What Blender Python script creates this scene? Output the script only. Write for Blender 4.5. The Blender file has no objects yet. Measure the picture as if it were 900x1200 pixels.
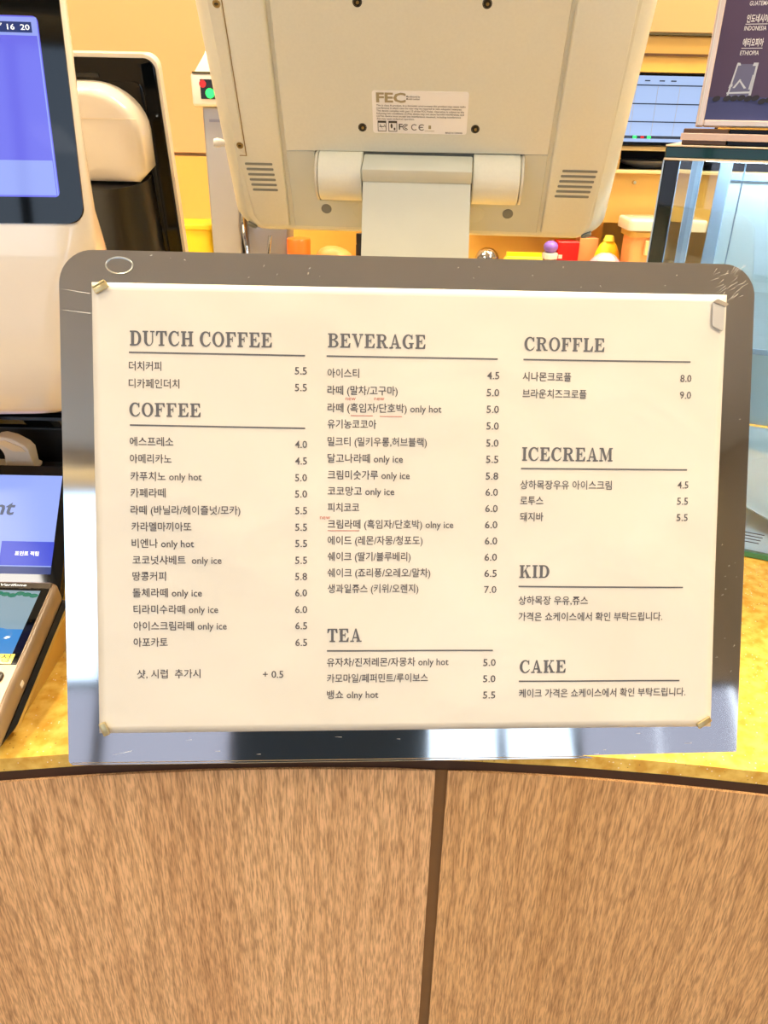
import bpy, bmesh, math, random
from math import sin, cos, pi, radians
from mathutils import Vector, Matrix

sc = bpy.context.scene
COL = sc.collection
random.seed(7)

# ---------------------------------------------------------------- camera, world, light, exposure
cam_d = bpy.data.cameras.new('camera')
cam_d.sensor_fit = 'VERTICAL'
cam_d.sensor_height = 36.0
cam_d.lens = 36.0 * 900 / 1200          # 67 degree tall field of view
cam_d.clip_start = 0.02
cam = bpy.data.objects.new('camera', cam_d)
COL.objects.link(cam)
cam.matrix_world = Matrix(((0.99978, -0.02094, 0.0, 0.0),
                           (0.00951, 0.45389, -0.89101, 0.0),
                           (0.01866, 0.89081, 0.45399, 0.392),
                           (0, 0, 0, 1)))
sc.camera = cam

world = bpy.data.worlds.new('sky')
sc.world = world
world.use_nodes = True
wn = world.node_tree
bg = wn.nodes['Background']
tc = wn.nodes.new('ShaderNodeTexCoord')
sep = wn.nodes.new('ShaderNodeSeparateXYZ')
ramp = wn.nodes.new('ShaderNodeValToRGB')
ramp.color_ramp.elements[0].position = 0.45
ramp.color_ramp.elements[0].color = (0.74, 0.80, 0.90, 1)
ramp.color_ramp.elements[1].position = 0.95
ramp.color_ramp.elements[1].color = (0.45, 0.62, 0.92, 1)
mr = wn.nodes.new('ShaderNodeMapRange')
mr.inputs['From Min'].default_value = -1
wn.links.new(tc.outputs['Generated'], sep.inputs[0])
wn.links.new(sep.outputs['Z'], mr.inputs['Value'])
wn.links.new(mr.outputs[0], ramp.inputs[0])
wn.links.new(ramp.outputs[0], bg.inputs[0])
bg.inputs[1].default_value = 3.6

sc.view_settings.view_transform = 'Standard'
sc.view_settings.look = 'None'
sc.view_settings.gamma = 1.0
sc.view_settings.use_curve_mapping = False
sc.view_settings.exposure = 0.42

ROOM = dict(x0=-3.2, x1=3.2, y0=-4.6, y1=2.25, z0=-1.0, z1=2.3)
# ceiling fittings: (x, y, sx, sy, watts, colour)
PANELS = [(-1.1, 1.15, 0.9, 0.25, 30, (1.0, 0.86, 0.64)),
          (0.95, 1.15, 0.9, 0.25, 36, (1.0, 0.86, 0.64)),
          (1.55, -0.35, 0.3, 1.0, 50, (1.0, 0.84, 0.60)),
          (-1.75, -1.2, 0.3, 1.2, 26, (1.0, 0.95, 0.88))]
SPOTS = [(1.15, 0.85), (-0.75, 0.95), (0.35, 1.45), (-0.35, 1.75), (1.25, 1.55), (-0.95, 0.15), (1.0, 0.1)]  # last two are added to brighten the worktop, with no known fitting

def area_light(name, loc, sx, sy, watts, col, rot=(0, 0, 0)):
    l = bpy.data.lights.new(name, 'AREA')
    l.shape = 'RECTANGLE'; l.size = sx; l.size_y = sy
    l.energy = watts; l.color = col
    o = bpy.data.objects.new(name, l); COL.objects.link(o)
    o.location = loc; o.rotation_euler = rot
    return o

for (x, y, sx, sy, wt, c) in PANELS:
    area_light('panel_light', (x, y, ROOM['z1'] - 0.05), sx, sy, wt, c)
for (x, y) in SPOTS:
    l = bpy.data.lights.new('downlight_beam', 'SPOT')
    l.energy = 60; l.color = (1.0, 0.80, 0.50); l.spot_size = radians(75); l.spot_blend = 0.6
    l.shadow_soft_size = 0.035
    o = bpy.data.objects.new('downlight_beam', l); COL.objects.link(o)
    o.location = (x, y, ROOM['z1'] - 0.06)

# ---------------------------------------------------------------- materials
def lin(h):
    if isinstance(h, str):
        h = h.lstrip('#')
        h = [int(h[i:i + 2], 16) / 255 for i in (0, 2, 4)]
    return tuple((c / 12.92 if c <= 0.04045 else ((c + 0.055) / 1.055) ** 2.4) for c in h) + (1,)

def mat(name, col, rough=0.5, metal=0.0, emit=0.0, ecol=None, var=0.04, scale=30.0, bump=0.0, coat=0.0, stretch=(1, 1, 1), spec=None, trans=0.0):
    m = bpy.data.materials.new(name); m.use_nodes = True
    nt = m.node_tree; b = nt.nodes['Principled BSDF']
    c = lin(col)
    t = nt.nodes.new('ShaderNodeTexCoord'); mp = nt.nodes.new('ShaderNodeMapping')
    mp.inputs['Scale'].default_value = stretch
    n = nt.nodes.new('ShaderNodeTexNoise'); n.inputs['Scale'].default_value = scale; n.inputs['Detail'].default_value = 3
    nt.links.new(t.outputs['Object'], mp.inputs[0]); nt.links.new(mp.outputs[0], n.inputs[0])
    mx = nt.nodes.new('ShaderNodeMix'); mx.data_type = 'RGBA'
    mx.inputs['A'].default_value = tuple(max(0, v * (1 - var)) for v in c[:3]) + (1,)
    mx.inputs['B'].default_value = tuple(min(1, v * (1 + var)) for v in c[:3]) + (1,)
    nt.links.new(n.outputs['Fac'], mx.inputs['Factor']); nt.links.new(mx.outputs['Result'], b.inputs['Base Color'])
    b.inputs['Roughness'].default_value = rough; b.inputs['Metallic'].default_value = metal
    if spec is not None: b.inputs['Specular IOR Level'].default_value = spec
    if coat: b.inputs['Coat Weight'].default_value = coat; b.inputs['Coat Roughness'].default_value = 0.03
    if trans: b.inputs['Transmission Weight'].default_value = trans
    if emit:
        b.inputs['Emission Color'].default_value = lin(ecol or col); b.inputs['Emission Strength'].default_value = emit
    if bump:
        bp = nt.nodes.new('ShaderNodeBump'); bp.inputs['Strength'].default_value = bump; bp.inputs['Distance'].default_value = 0.001
        nt.links.new(n.outputs['Fac'], bp.inputs['Height']); nt.links.new(bp.outputs[0], b.inputs['Normal'])
    return m

def glass_mat(name, tint, refl=1.0, rough=0.01):
    m = bpy.data.materials.new(name); m.use_nodes = True
    nt = m.node_tree; nt.nodes.remove(nt.nodes['Principled BSDF'])
    out = nt.nodes['Material Output']
    tr = nt.nodes.new('ShaderNodeBsdfTransparent'); tr.inputs[0].default_value = lin(tint)
    gl = nt.nodes.new('ShaderNodeBsdfGlossy'); gl.inputs['Roughness'].default_value = rough
    fr = nt.nodes.new('ShaderNodeFresnel'); fr.inputs[0].default_value = 1.5
    mu = nt.nodes.new('ShaderNodeMath'); mu.operation = 'MULTIPLY'; mu.inputs[1].default_value = refl; mu.use_clamp = True
    ms = nt.nodes.new('ShaderNodeMixShader')
    nt.links.new(fr.outputs[0], mu.inputs[0]); nt.links.new(mu.outputs[0], ms.inputs[0])
    nt.links.new(tr.outputs[0], ms.inputs[1]); nt.links.new(gl.outputs[0], ms.inputs[2])
    nt.links.new(ms.outputs[0], out.inputs[0])
    return m

def wood_mat(name, light='#DDB68A', dark='#C89C70', seed=0.0):
    m = bpy.data.materials.new(name); m.use_nodes = True
    nt = m.node_tree; b = nt.nodes['Principled BSDF']; N = nt.nodes.new; L = nt.links.new
    t = N('ShaderNodeTexCoord')
    mp = N('ShaderNodeMapping'); mp.inputs['Location'].default_value = (seed, 0, seed * 2); mp.inputs['Scale'].default_value = (1, 1, 0.05)
    L(t.outputs['Object'], mp.inputs[0])
    # wide slow tone bands
    n1 = N('ShaderNodeTexNoise'); n1.inputs['Scale'].default_value = 16; n1.inputs['Detail'].default_value = 3; n1.inputs['Distortion'].default_value = 1.2
    L(mp.outputs[0], n1.inputs[0])
    # fine pores: short dashes
    mp2 = N('ShaderNodeMapping'); mp2.inputs['Location'].default_value = (seed * 3, 0, seed); mp2.inputs['Scale'].default_value = (1, 1, 0.075)
    L(t.outputs['Object'], mp2.inputs[0])
    n2 = N('ShaderNodeTexNoise'); n2.inputs['Scale'].default_value = 900; n2.inputs['Detail'].default_value = 3; n2.inputs['Distortion'].default_value = 0.25
    L(mp2.outputs[0], n2.inputs[0])
    # cathedral figure
    mp3 = N('ShaderNodeMapping'); mp3.inputs['Location'].default_value = (seed, 0.3, 0.1 + seed); mp3.inputs['Scale'].default_value = (1, 1, 0.16)
    L(t.outputs['Object'], mp3.inputs[0])
    wv = N('ShaderNodeTexWave'); wv.bands_direction = 'X'; wv.inputs['Scale'].default_value = 22; wv.inputs['Distortion'].default_value = 9; wv.inputs['Detail'].default_value = 3; wv.inputs['Detail Scale'].default_value = 1.6
    L(mp3.outputs[0], wv.inputs[0])
    r1 = N('ShaderNodeValToRGB'); r1.color_ramp.elements[0].position = 0.3; r1.color_ramp.elements[1].position = 0.72
    r1.color_ramp.elements[0].color = lin(dark); r1.color_ramp.elements[1].color = lin(light)
    L(n1.outputs['Fac'], r1.inputs[0])
    r2 = N('ShaderNodeValToRGB'); r2.color_ramp.elements[0].position = 0.34; r2.color_ramp.elements[1].position = 0.60
    r2.color_ramp.elements[0].color = (0.52, 0.45, 0.38, 1); r2.color_ramp.elements[1].color = (1.2, 1.18, 1.14, 1)
    L(n2.outputs['Fac'], r2.inputs[0])
    mx = N('ShaderNodeMix'); mx.data_type = 'RGBA'; mx.blend_type = 'MULTIPLY'; mx.inputs['Factor'].default_value = 0.85
    L(r1.outputs[0], mx.inputs['A']); L(r2.outputs[0], mx.inputs['B'])
    r3 = N('ShaderNodeValToRGB'); r3.color_ramp.elements[0].position = 0.0; r3.color_ramp.elements[1].position = 0.5
    r3.color_ramp.elements[0].color = (0.74, 0.68, 0.62, 1); r3.color_ramp.elements[1].color = (1.0, 1.0, 1.0, 1)
    L(wv.outputs['Fac'], r3.inputs[0])
    mx2 = N('ShaderNodeMix'); mx2.data_type = 'RGBA'; mx2.blend_type = 'MULTIPLY'; mx2.inputs['Factor'].default_value = 0.7
    L(mx.outputs['Result'], mx2.inputs['A']); L(r3.outputs[0], mx2.inputs['B'])
    L(mx2.outputs['Result'], b.inputs['Base Color'])
    b.inputs['Roughness'].default_value = 0.45
    bp = N('ShaderNodeBump'); bp.inputs['Strength'].default_value = 0.5; bp.inputs['Distance'].default_value = 0.0006
    L(n2.outputs['Fac'], bp.inputs['Height']); L(bp.outputs[0], b.inputs['Normal'])
    return m

def stone_mat(name):
    m = bpy.data.materials.new(name); m.use_nodes = True
    nt = m.node_tree; b = nt.nodes['Principled BSDF']; N = nt.nodes.new; L = nt.links.new
    t = N('ShaderNodeTexCoord')
    n = N('ShaderNodeTexNoise'); n.inputs['Scale'].default_value = 90; n.inputs['Detail'].default_value = 6
    L(t.outputs['Object'], n.inputs[0])
    r = N('ShaderNodeValToRGB'); r.color_ramp.elements[0].position = 0.36; r.color_ramp.elements[1].position = 0.64
    r.color_ramp.elements[0].color = lin('#CC9C3C'); r.color_ramp.elements[1].color = lin('#E6C462')
    L(n.outputs['Fac'], r.inputs[0])
    v = N('ShaderNodeTexVoronoi'); v.inputs['Scale'].default_value = 260
    L(t.outputs['Object'], v.inputs[0])
    s = N('ShaderNodeValToRGB'); s.color_ramp.elements[0].position = 0.10; s.color_ramp.elements[1].position = 0.16
    s.color_ramp.elements[0].color = (1, 1, 1, 1); s.color_ramp.elements[1].color = (0, 0, 0, 1)
    L(v.outputs['Distance'], s.inputs[0])
    sp = N('ShaderNodeSeparateColor'); L(v.outputs['Color'], sp.inputs[0])
    g = N('ShaderNodeValToRGB'); g.color_ramp.interpolation = 'CONSTANT'
    g.color_ramp.elements[0].color = lin('#6B5130'); g.color_ramp.elements[1].position = 0.3; g.color_ramp.elements[1].color = lin('#F3EBD0')
    L(sp.outputs[0], g.inputs[0])
    mx = N('ShaderNodeMix'); mx.data_type = 'RGBA'
    mu = N('ShaderNodeMath'); mu.operation = 'MULTIPLY'; mu.inputs[1].default_value = 0.8
    L(s.outputs[0], mu.inputs[0]); L(mu.outputs[0], mx.inputs['Factor'])
    L(r.outputs[0], mx.inputs['A']); L(g.outputs[0], mx.inputs['B'])
    L(mx.outputs['Result'], b.inputs['Base Color'])
    b.inputs['Roughness'].default_value = 0.22
    return m

def steel_mat(name):
    m = bpy.data.materials.new(name); m.use_nodes = True
    nt = m.node_tree; b = nt.nodes['Principled BSDF']; N = nt.nodes.new; L = nt.links.new
    t = N('ShaderNodeTexCoord')
    n = N('ShaderNodeTexNoise'); n.inputs['Scale'].default_value = 9; n.inputs['Detail'].default_value = 5
    L(t.outputs['Object'], n.inputs[0])
    r = N('ShaderNodeMapRange'); r.inputs['To Min'].default_value = 0.02; r.inputs['To Max'].default_value = 0.10
    L(n.outputs['Fac'], r.inputs['Value']); L(r.outputs[0], b.inputs['Roughness'])
    b.inputs['Base Color'].default_value = lin('#CACAC8'); b.inputs['Metallic'].default_value = 1.0
    n2 = N('ShaderNodeTexNoise'); n2.inputs['Scale'].default_value = 14; n2.inputs['Detail'].default_value = 1
    L(t.outputs['Object'], n2.inputs[0])
    bp = N('ShaderNodeBump'); bp.inputs['Strength'].default_value = 0.2; bp.inputs['Distance'].default_value = 0.0006
    L(n2.outputs['Fac'], bp.inputs['Height']); L(bp.outputs[0], b.inputs['Normal'])
    return m

def paper_mat(name):
    m = bpy.data.materials.new(name); m.use_nodes = True
    nt = m.node_tree; b = nt.nodes['Principled BSDF']; N = nt.nodes.new; L = nt.links.new
    t = N('ShaderNodeTexCoord')
    n = N('ShaderNodeTexNoise'); n.inputs['Scale'].default_value = 9; n.inputs['Detail'].default_value = 3; n.inputs['Distortion'].default_value = 0.8
    L(t.outputs['Object'], n.inputs[0])
    mx = N('ShaderNodeMix'); mx.data_type = 'RGBA'
    mx.inputs['A'].default_value = lin('#C3BEB4'); mx.inputs['B'].default_value = lin('#D0CCC4')
    L(n.outputs['Fac'], mx.inputs['Factor']); L(mx.outputs['Result'], b.inputs['Base Color'])
    b.inputs['Roughness'].default_value = 0.38
    b.inputs['Coat Weight'].default_value = 0.25; b.inputs['Coat Roughness'].default_value = 0.3
    bp = N('ShaderNodeBump'); bp.inputs['Strength'].default_value = 0.8; bp.inputs['Distance'].default_value = 0.0028
    L(n.outputs['Fac'], bp.inputs['Height']); L(bp.outputs[0], b.inputs['Normal'])
    return m

M = dict(
    steel=steel_mat('brushed_steel'), paper=paper_mat('laminated_paper'), stone=stone_mat('speckled_stone'),
    wood_l=wood_mat('oak_laminate_left'), wood_r=wood_mat('oak_laminate_right', '#D6AC7C', '#C49866', 3.7),
    recess=mat('recess_board', '#3A1E0C', 0.7), groove=mat('groove_board', '#6E4A22', 0.6, scale=60, var=.15),
    ink=mat('print_ink', '#4C494F', 0.6), ink_head=mat('heading_ink', '#54545A', 0.6), ink_red=mat('red_ink', '#B5665C', 0.6),
    clip=mat('clip_metal', '#CDBB8C', 0.38, 1.0), clip_s=mat('clip_silver', '#D0D0D2', 0.35, 1.0),
    scratch=mat('scratch', '#E8E4DC', 0.3, 0.6), ring=mat('ring_residue', '#B4B4B0', 0.3, .7),
    pos=mat('ivory_plastic', '#DEDCCA', 0.42, bump=.05, scale=400), pos_d=mat('ivory_plastic_shade', '#D0CAB6', 0.45),
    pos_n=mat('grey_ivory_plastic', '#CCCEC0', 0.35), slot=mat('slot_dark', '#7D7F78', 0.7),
    screw=mat('screw_brass', '#9C8657', 0.35, 0.8), black=mat('black_plastic', '#0B0B0C', 0.35),
    label=mat('label_white', '#F6F3EE', 0.4), label_ink=mat('label_ink', '#4A443C', 0.6), label_tan=mat('label_tan_ink', '#A79A78', 0.5),
    white=mat('white_gloss', '#DCD2C2', 0.12, coat=.6), white_m=mat('white_matt', '#DDD7CC', 0.4),
    gloss_black=mat('black_glass', '#040506', 0.04, spec=.3),
    ui_violet=mat('screen_violet', '#2A2A70', 0.06, spec=.3, emit=0.78, ecol='#6464D6', var=0), ui_pale=mat('screen_pale', '#303050', 0.06, spec=.3, emit=0.78, ecol='#8FA0EA', var=0),
    ui_navy=mat('screen_navy', '#101838', 0.06, spec=.3, emit=0.39, ecol='#2C468E', var=0), ui_text=mat('screen_white', '#888888', 0.1, emit=1.0, ecol='#F4F4EA', var=0),
    tab_pale=mat('tablet_pale', '#404A68', 0.12, spec=.06, emit=0.78, ecol='#94A8F2', var=0), tab_blue=mat('tablet_blue', '#1A2060', 0.12, spec=.06, emit=0.70, ecol='#4050D6', var=0),
    tab_strip=mat('tablet_strip', '#0A1440', 0.12, spec=.06, emit=0.47, ecol='#2C4490', var=0), tab_grey=mat('tablet_grey_print', '#404858', 0.2, spec=.06, emit=0.39, ecol='#66708E', var=0),
    taupe=mat('taupe_plastic', '#84705A', 0.3), taupe_l=mat('taupe_light', '#B49C80', 0.28), gold=mat('gold_plastic', '#C09A48', 0.3), key=mat('key_dark', '#2E2418', 0.35),
    rd_a=mat('reader_sky', '#203050', 0.06, emit=0.70, ecol='#8FA6AA', var=0), rd_b=mat('reader_sea', '#103050', 0.06, emit=0.70, ecol='#3E86C8', var=0),
    rd_g=mat('reader_green', '#104030', 0.06, emit=0.55, ecol='#2A7A6A', var=0), rd_y=mat('reader_yellow', '#806000', 0.1, emit=.95, ecol='#F2DC28', var=0),
    ink_dark=mat('dark_print', '#3A3008', 0.5),
    case_glass=glass_mat('showcase_glass', '#F0F9FA', 2.6), frost=mat('frosted_pane', '#DDEBEE', 0.35), thin_glass=glass_mat('clear_glass', '#F6F2E8', 1.0),
    case_black=mat('showcase_black', '#04100E', 0.08, coat=.5), case_teal=mat('showcase_band', '#0B3A3C', 0.08, coat=.5),
    cream_line=mat('cream_edge', '#E4D4B8', 0.3), green_edge=mat('glass_green_edge', '#3F8A66', 0.15, coat=.5), ice=mat('pale_blue_metal', '#B6CDE6', 0.25, .2),
    ice_white=mat('showcase_white', '#E4ECEC', 0.25), vent=mat('vent_brown', '#4A3828', 0.6), led=mat('led_strip', '#FFFFFF', 0.5, emit=24.0, ecol='#EAF4FF', var=0),
    post_frame=mat('sign_frame', '#DCC8BA', 0.2, coat=.5), post=mat('poster_plum', '#584862', 0.4, scale=9, var=.35, spec=.2), post_b=mat('poster_table', '#4A4E7C', 0.4, scale=20, var=.2, spec=.2),
    post_white=mat('poster_white', '#E8E4E6', 0.4), post_glass=mat('poster_glass_grey', '#C4C8D2', 0.4), post_gl2=mat('poster_glass_haze', '#6C6C8A', 0.4, spec=.2), bean=mat('poster_bean', '#21120E', 0.4),
    brown=mat('dark_walnut', '#5A3A12', 0.3), pinkish=mat('pale_board', '#D8BCAE', 0.35),
    wall=mat('tan_wall', '#C9A26E', 0.55, scale=3), wall_low=mat('yellow_splashback', '#D8AA50', 0.4, scale=4), wall_side=mat('side_wall', '#BDB6AC', 0.7),
    ceil=mat('ceiling_paint', '#D8D4CC', 0.8), floor=mat('floor_tile', '#B8AC9A', 0.35), joint=mat('dark_joint', '#4A4020', 0.6),
    cab=mat('tan_cabinet', '#C8A052', 0.4), cab_cream=mat('cream_cabinet', '#E2CB92', 0.4), shelf_in=mat('niche_dark', '#1A120A', 0.6),
    mull=mat('window_frame_dark', '#34383C', 0.5), navy=mat('navy_pillar', '#1E3A58', 0.6), pane=glass_mat('window_glass', '#F0F6FA', .6), pane_low=glass_mat('tinted_window_glass', '#B6B4B8', .6),
    wscr=mat('wall_screen_pale', '#405070', 0.1, emit=0.66, ecol='#A9C2F0', var=.0), wscr_d=mat('wall_screen_line', '#182030', 0.2, emit=.25, ecol='#2A3A50', var=0),
    g_led=mat('green_led', '#10FF40', 0.4, emit=2.5, ecol='#20F050', var=0), r_led=mat('red_led', '#801010', 0.4, emit=.9, ecol='#B01818', var=0),
    grey=mat('grey_metal', '#8C8A90', 0.35, .5), grey_l=mat('light_grey_metal', '#A9A6A2', 0.3, .4),
    orange=mat('orange_lid', '#E0691E', 0.35), red=mat('red_pack', '#D01212', 0.35), peach=mat('peach_pack', '#E8A468', 0.4), pink=mat('pink_pack', '#E890A0', 0.35, scale=60, var=.3),
    yellow=mat('yellow_pack', '#F0C81E', 0.4), bread=mat('tan_bun', '#D08A48', 0.5, scale=60, var=.2, bump=.3), purple=mat('purple_ball', '#8A6AD0', 0.25), lemon=mat('lemon_pack', '#F2D850', 0.35, scale=50, var=.2),
    chrome=mat('chrome', '#CFCFCF', 0.1, 1.0), lamp=mat('lamp_diffuser', '#FFFFFF', 0.5, emit=8.0, ecol='#FFE2B0', var=0), lamp_cool=mat('lamp_cool', '#FFFFFF', 0.5, emit=6.0, ecol='#FFF2DC', var=0),
    cove=mat('cove_strip', '#FFFFFF', 0.5, emit=5.0, ecol='#FFE0A0', var=0),
)

# ---------------------------------------------------------------- geometry helpers
class MB:
    """collects shapes in one bmesh"""
    def __init__(s): s.bm = bmesh.new()
    def box(s, x0, x1, y0, y1, z0, z1, bev=0.0, seg=2):
        r = bmesh.ops.create_cube(s.bm, size=1.0)
        vs = r['verts']
        for v in vs:
            v.co = Vector((x0 + (v.co.x + .5) * (x1 - x0), y0 + (v.co.y + .5) * (y1 - y0), z0 + (v.co.z + .5) * (z1 - z0)))
        if bev:
            es = {e for v in vs for e in v.link_edges}
            bmesh.ops.bevel(s.bm, geom=list(es), offset=bev, segments=seg, profile=.5, affect='EDGES')
        return s
    def prism(s, pts, z0, z1, bev=0.0, seg=2, tf=None):
        lo = [s.bm.verts.new((x, y, z0)) for x, y in pts]; hi = [s.bm.verts.new((x, y, z1)) for x, y in pts]
        n = len(pts)
        fs = [s.bm.faces.new(lo[::-1]), s.bm.faces.new(hi)]
        for i in range(n): fs.append(s.bm.faces.new((lo[i], lo[(i + 1) % n], hi[(i + 1) % n], hi[i])))
        if bev:
            es = list(fs[1].edges)
            r = bmesh.ops.bevel(s.bm, geom=es, offset=bev, segments=seg, profile=.5, affect='EDGES')
        if tf is not None:
            for v in s.bm.verts: pass
        return s
    def poly(s, pts, z=0.0):
        vs = [s.bm.verts.new((p[0], p[1], p[2] if len(p) > 2 else z)) for p in pts]
        s.bm.faces.new(vs); return s
    def loft(s, rings, cap=True):
        rr = [[s.bm.verts.new(p) for p in r] for r in rings]
        n = len(rr[0])
        for a, b in zip(rr, rr[1:]):
            for i in range(n): s.bm.faces.new((a[i], a[(i + 1) % n], b[(i + 1) % n], b[i]))
        if cap:
            s.bm.faces.new(rr[0][::-1]); s.bm.faces.new(rr[-1])
        return s
    def lathe(s, prof, c=(0, 0, 0), ax='z', n=24, cap=True):
        rings = []
        for r, h in prof:
            ring = []
            for i in range(n):
                a = 2 * pi * i / n
                x, y = r * cos(a), r * sin(a)
                p = {'z': (x, y, h), 'y': (x, h, -y), 'x': (h, x, y)}[ax]
                ring.append((p[0] + c[0], p[1] + c[1], p[2] + c[2]))
            rings.append(ring)
        return s.loft(rings, cap)
    def tube(s, path, r, n=8, closed=False):
        P = [Vector(p) for p in path]; rings = []; m = len(P)
        for i, p in enumerate(P):
            if closed: d = (P[(i + 1) % m] - P[i - 1]).normalized()
            else: d = (P[min(i + 1, m - 1)] - P[max(i - 1, 0)]).normalized()
            u = d.cross(Vector((0, 0, 1)))
            if u.length < 1e-4: u = d.cross(Vector((0, 1, 0)))
            u.normalize(); v = d.cross(u)
            rr = r(i / (m - 1)) if callable(r) else r
            rings.append([tuple(p + u * rr * cos(2 * pi * k / n) + v * rr * sin(2 * pi * k / n)) for k in range(n)])
        if closed: rings.append(rings[0]); return s.loft(rings, False)
        return s.loft(rings)
    def ball(s, c, rx, ry=None, rz=None, n=16, m=10):
        ry = ry or rx; rz = rz or rx
        rings = []
        for j in range(1, m):
            t = pi * j / m
            rings.append([(c[0] + rx * sin(t) * cos(2 * pi * i / n), c[1] + ry * sin(t) * sin(2 * pi * i / n), c[2] - rz * cos(t)) for i in range(n)])
        return s.loft(rings)
    def rot(s, mtx):
        bmesh.ops.transform(s.bm, matrix=mtx, verts=s.bm.verts); return s
    def build(s, name, material, parent=None, smooth=False, angle=35):
        bmesh.ops.recalc_face_normals(s.bm, faces=s.bm.faces)
        me = bpy.data.meshes.new(name)
        s.bm.to_mesh(me); s.bm.free()
        o = bpy.data.objects.new(name, me)
        me.materials.append(material)
        COL.objects.link(o)
        if parent is not None: o.parent = parent
        if smooth:
            for p in me.polygons: p.use_smooth = True
            try: me.set_sharp_from_angle(angle=radians(angle))
            except Exception: pass
        return o

def tag(o, label=None, cat=None, group=None, kind=None):
    if label: o['label'] = label
    if cat: o['category'] = cat
    if group: o['group'] = group
    if kind: o['kind'] = kind
    return o

def frame(o, yaw, tilt):
    """local x right, y up the face, z out of the face towards the customer; tilt leans the top back"""
    a, b = radians(yaw), radians(tilt)
    X = Vector((cos(a), sin(a), 0)); F = Vector((-sin(a), cos(a), 0))
    Y = Vector((0, 0, cos(b))) + F * sin(b); N = X.cross(Y)
    m = Matrix.Identity(4)
    for i in range(3): m[i][0], m[i][1], m[i][2], m[i][3] = X[i], Y[i], N[i], o[i]
    return m

def thing(name, label, cat, mtx=None, loc=None, group=None):
    o = bpy.data.objects.new(name, None); o.empty_display_size = .02; COL.objects.link(o)
    if mtx is not None: o.matrix_world = mtx
    if loc is not None: o.location = loc
    return tag(o, label, cat, group)

def rrect(x0, x1, y0, y1, r, n=8, rb=None):
    """rounded rectangle outline, counter-clockwise; rb = radius of the bottom corners"""
    rb = r if rb is None else rb
    pts = []
    for cx_, cy_, a0, q in ((x1, y1, 0, r), (x0, y1, 90, r), (x0, y0, 180, rb), (x1, y0, 270, rb)):
        sx = -1 if cx_ == x1 else 1; sy = -1 if cy_ == y1 else 1
        ox, oy = cx_ + sx * q, cy_ + sy * q
        if q < 1e-6: pts.append((cx_, cy_)); continue
        for i in range(n + 1):
            a = radians(a0 + 90 * i / n); pts.append((ox + q * cos(a), oy + q * sin(a)))
    return pts

_txt = []
def text(name, body, x0, x1, yc, h, z, material, parent, conform=None, off=-0.012, shear=0.0):
    """flat lettering fitted to the span x0..x1; h = size of the letters, yc = mid height (outlines filled in at the end)"""
    me = bpy.data.meshes.new(name); me.materials.append(material)
    o = bpy.data.objects.new(name, me); COL.objects.link(o); o.parent = parent
    _txt.append((me, body, x0, x1, yc, h, z, conform, off, shear))
    return o

def fill_texts():
    """one pass over all lettering: the font outlines become flat polygons"""
    geo = {}
    tmp = bpy.data.scenes.new('lettering_work')
    for t in _txt:
        k = (t[1], t[8])
        if k in geo: continue
        c = bpy.data.curves.new('t', 'FONT'); c.body = k[0]; c.size = 1.0; c.offset = k[1]; c.resolution_u = 2; c.fill_mode = 'FRONT'
        o = bpy.data.objects.new('t', c); tmp.collection.objects.link(o); geo[k] = o
    tmp.view_layers[0].update()
    dg = tmp.view_layers[0].depsgraph
    for k, o in list(geo.items()):
        me = bpy.data.meshes.new_from_object(o.evaluated_get(dg))
        geo[k] = ([v.co.copy() for v in me.vertices], [tuple(p.vertices) for p in me.polygons], o, me)
    for (me, body, x0, x1, yc, h, z, conform, off, shear) in _txt:
        vs, fs = geo[(body, off)][:2]
        ax = min(v.x for v in vs); bx = max(v.x for v in vs)
        sx = (x1 - x0) / (bx - ax); sy = h / 0.78
        out = []
        for v in vs:
            x = x0 + (v.x - ax) * sx; y = yc + (v.y - 0.31) * sy
            x += shear * (y - yc)
            out.append((x, y, z + (conform(x, y) if conform else 0)))
        me.from_pydata(out, [], fs); me.update()
    for k, (vs, fs, o, me) in geo.items():
        c = o.data; bpy.data.objects.remove(o); bpy.data.curves.remove(c); bpy.data.meshes.remove(me)
    bpy.data.scenes.remove(tmp)

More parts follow.
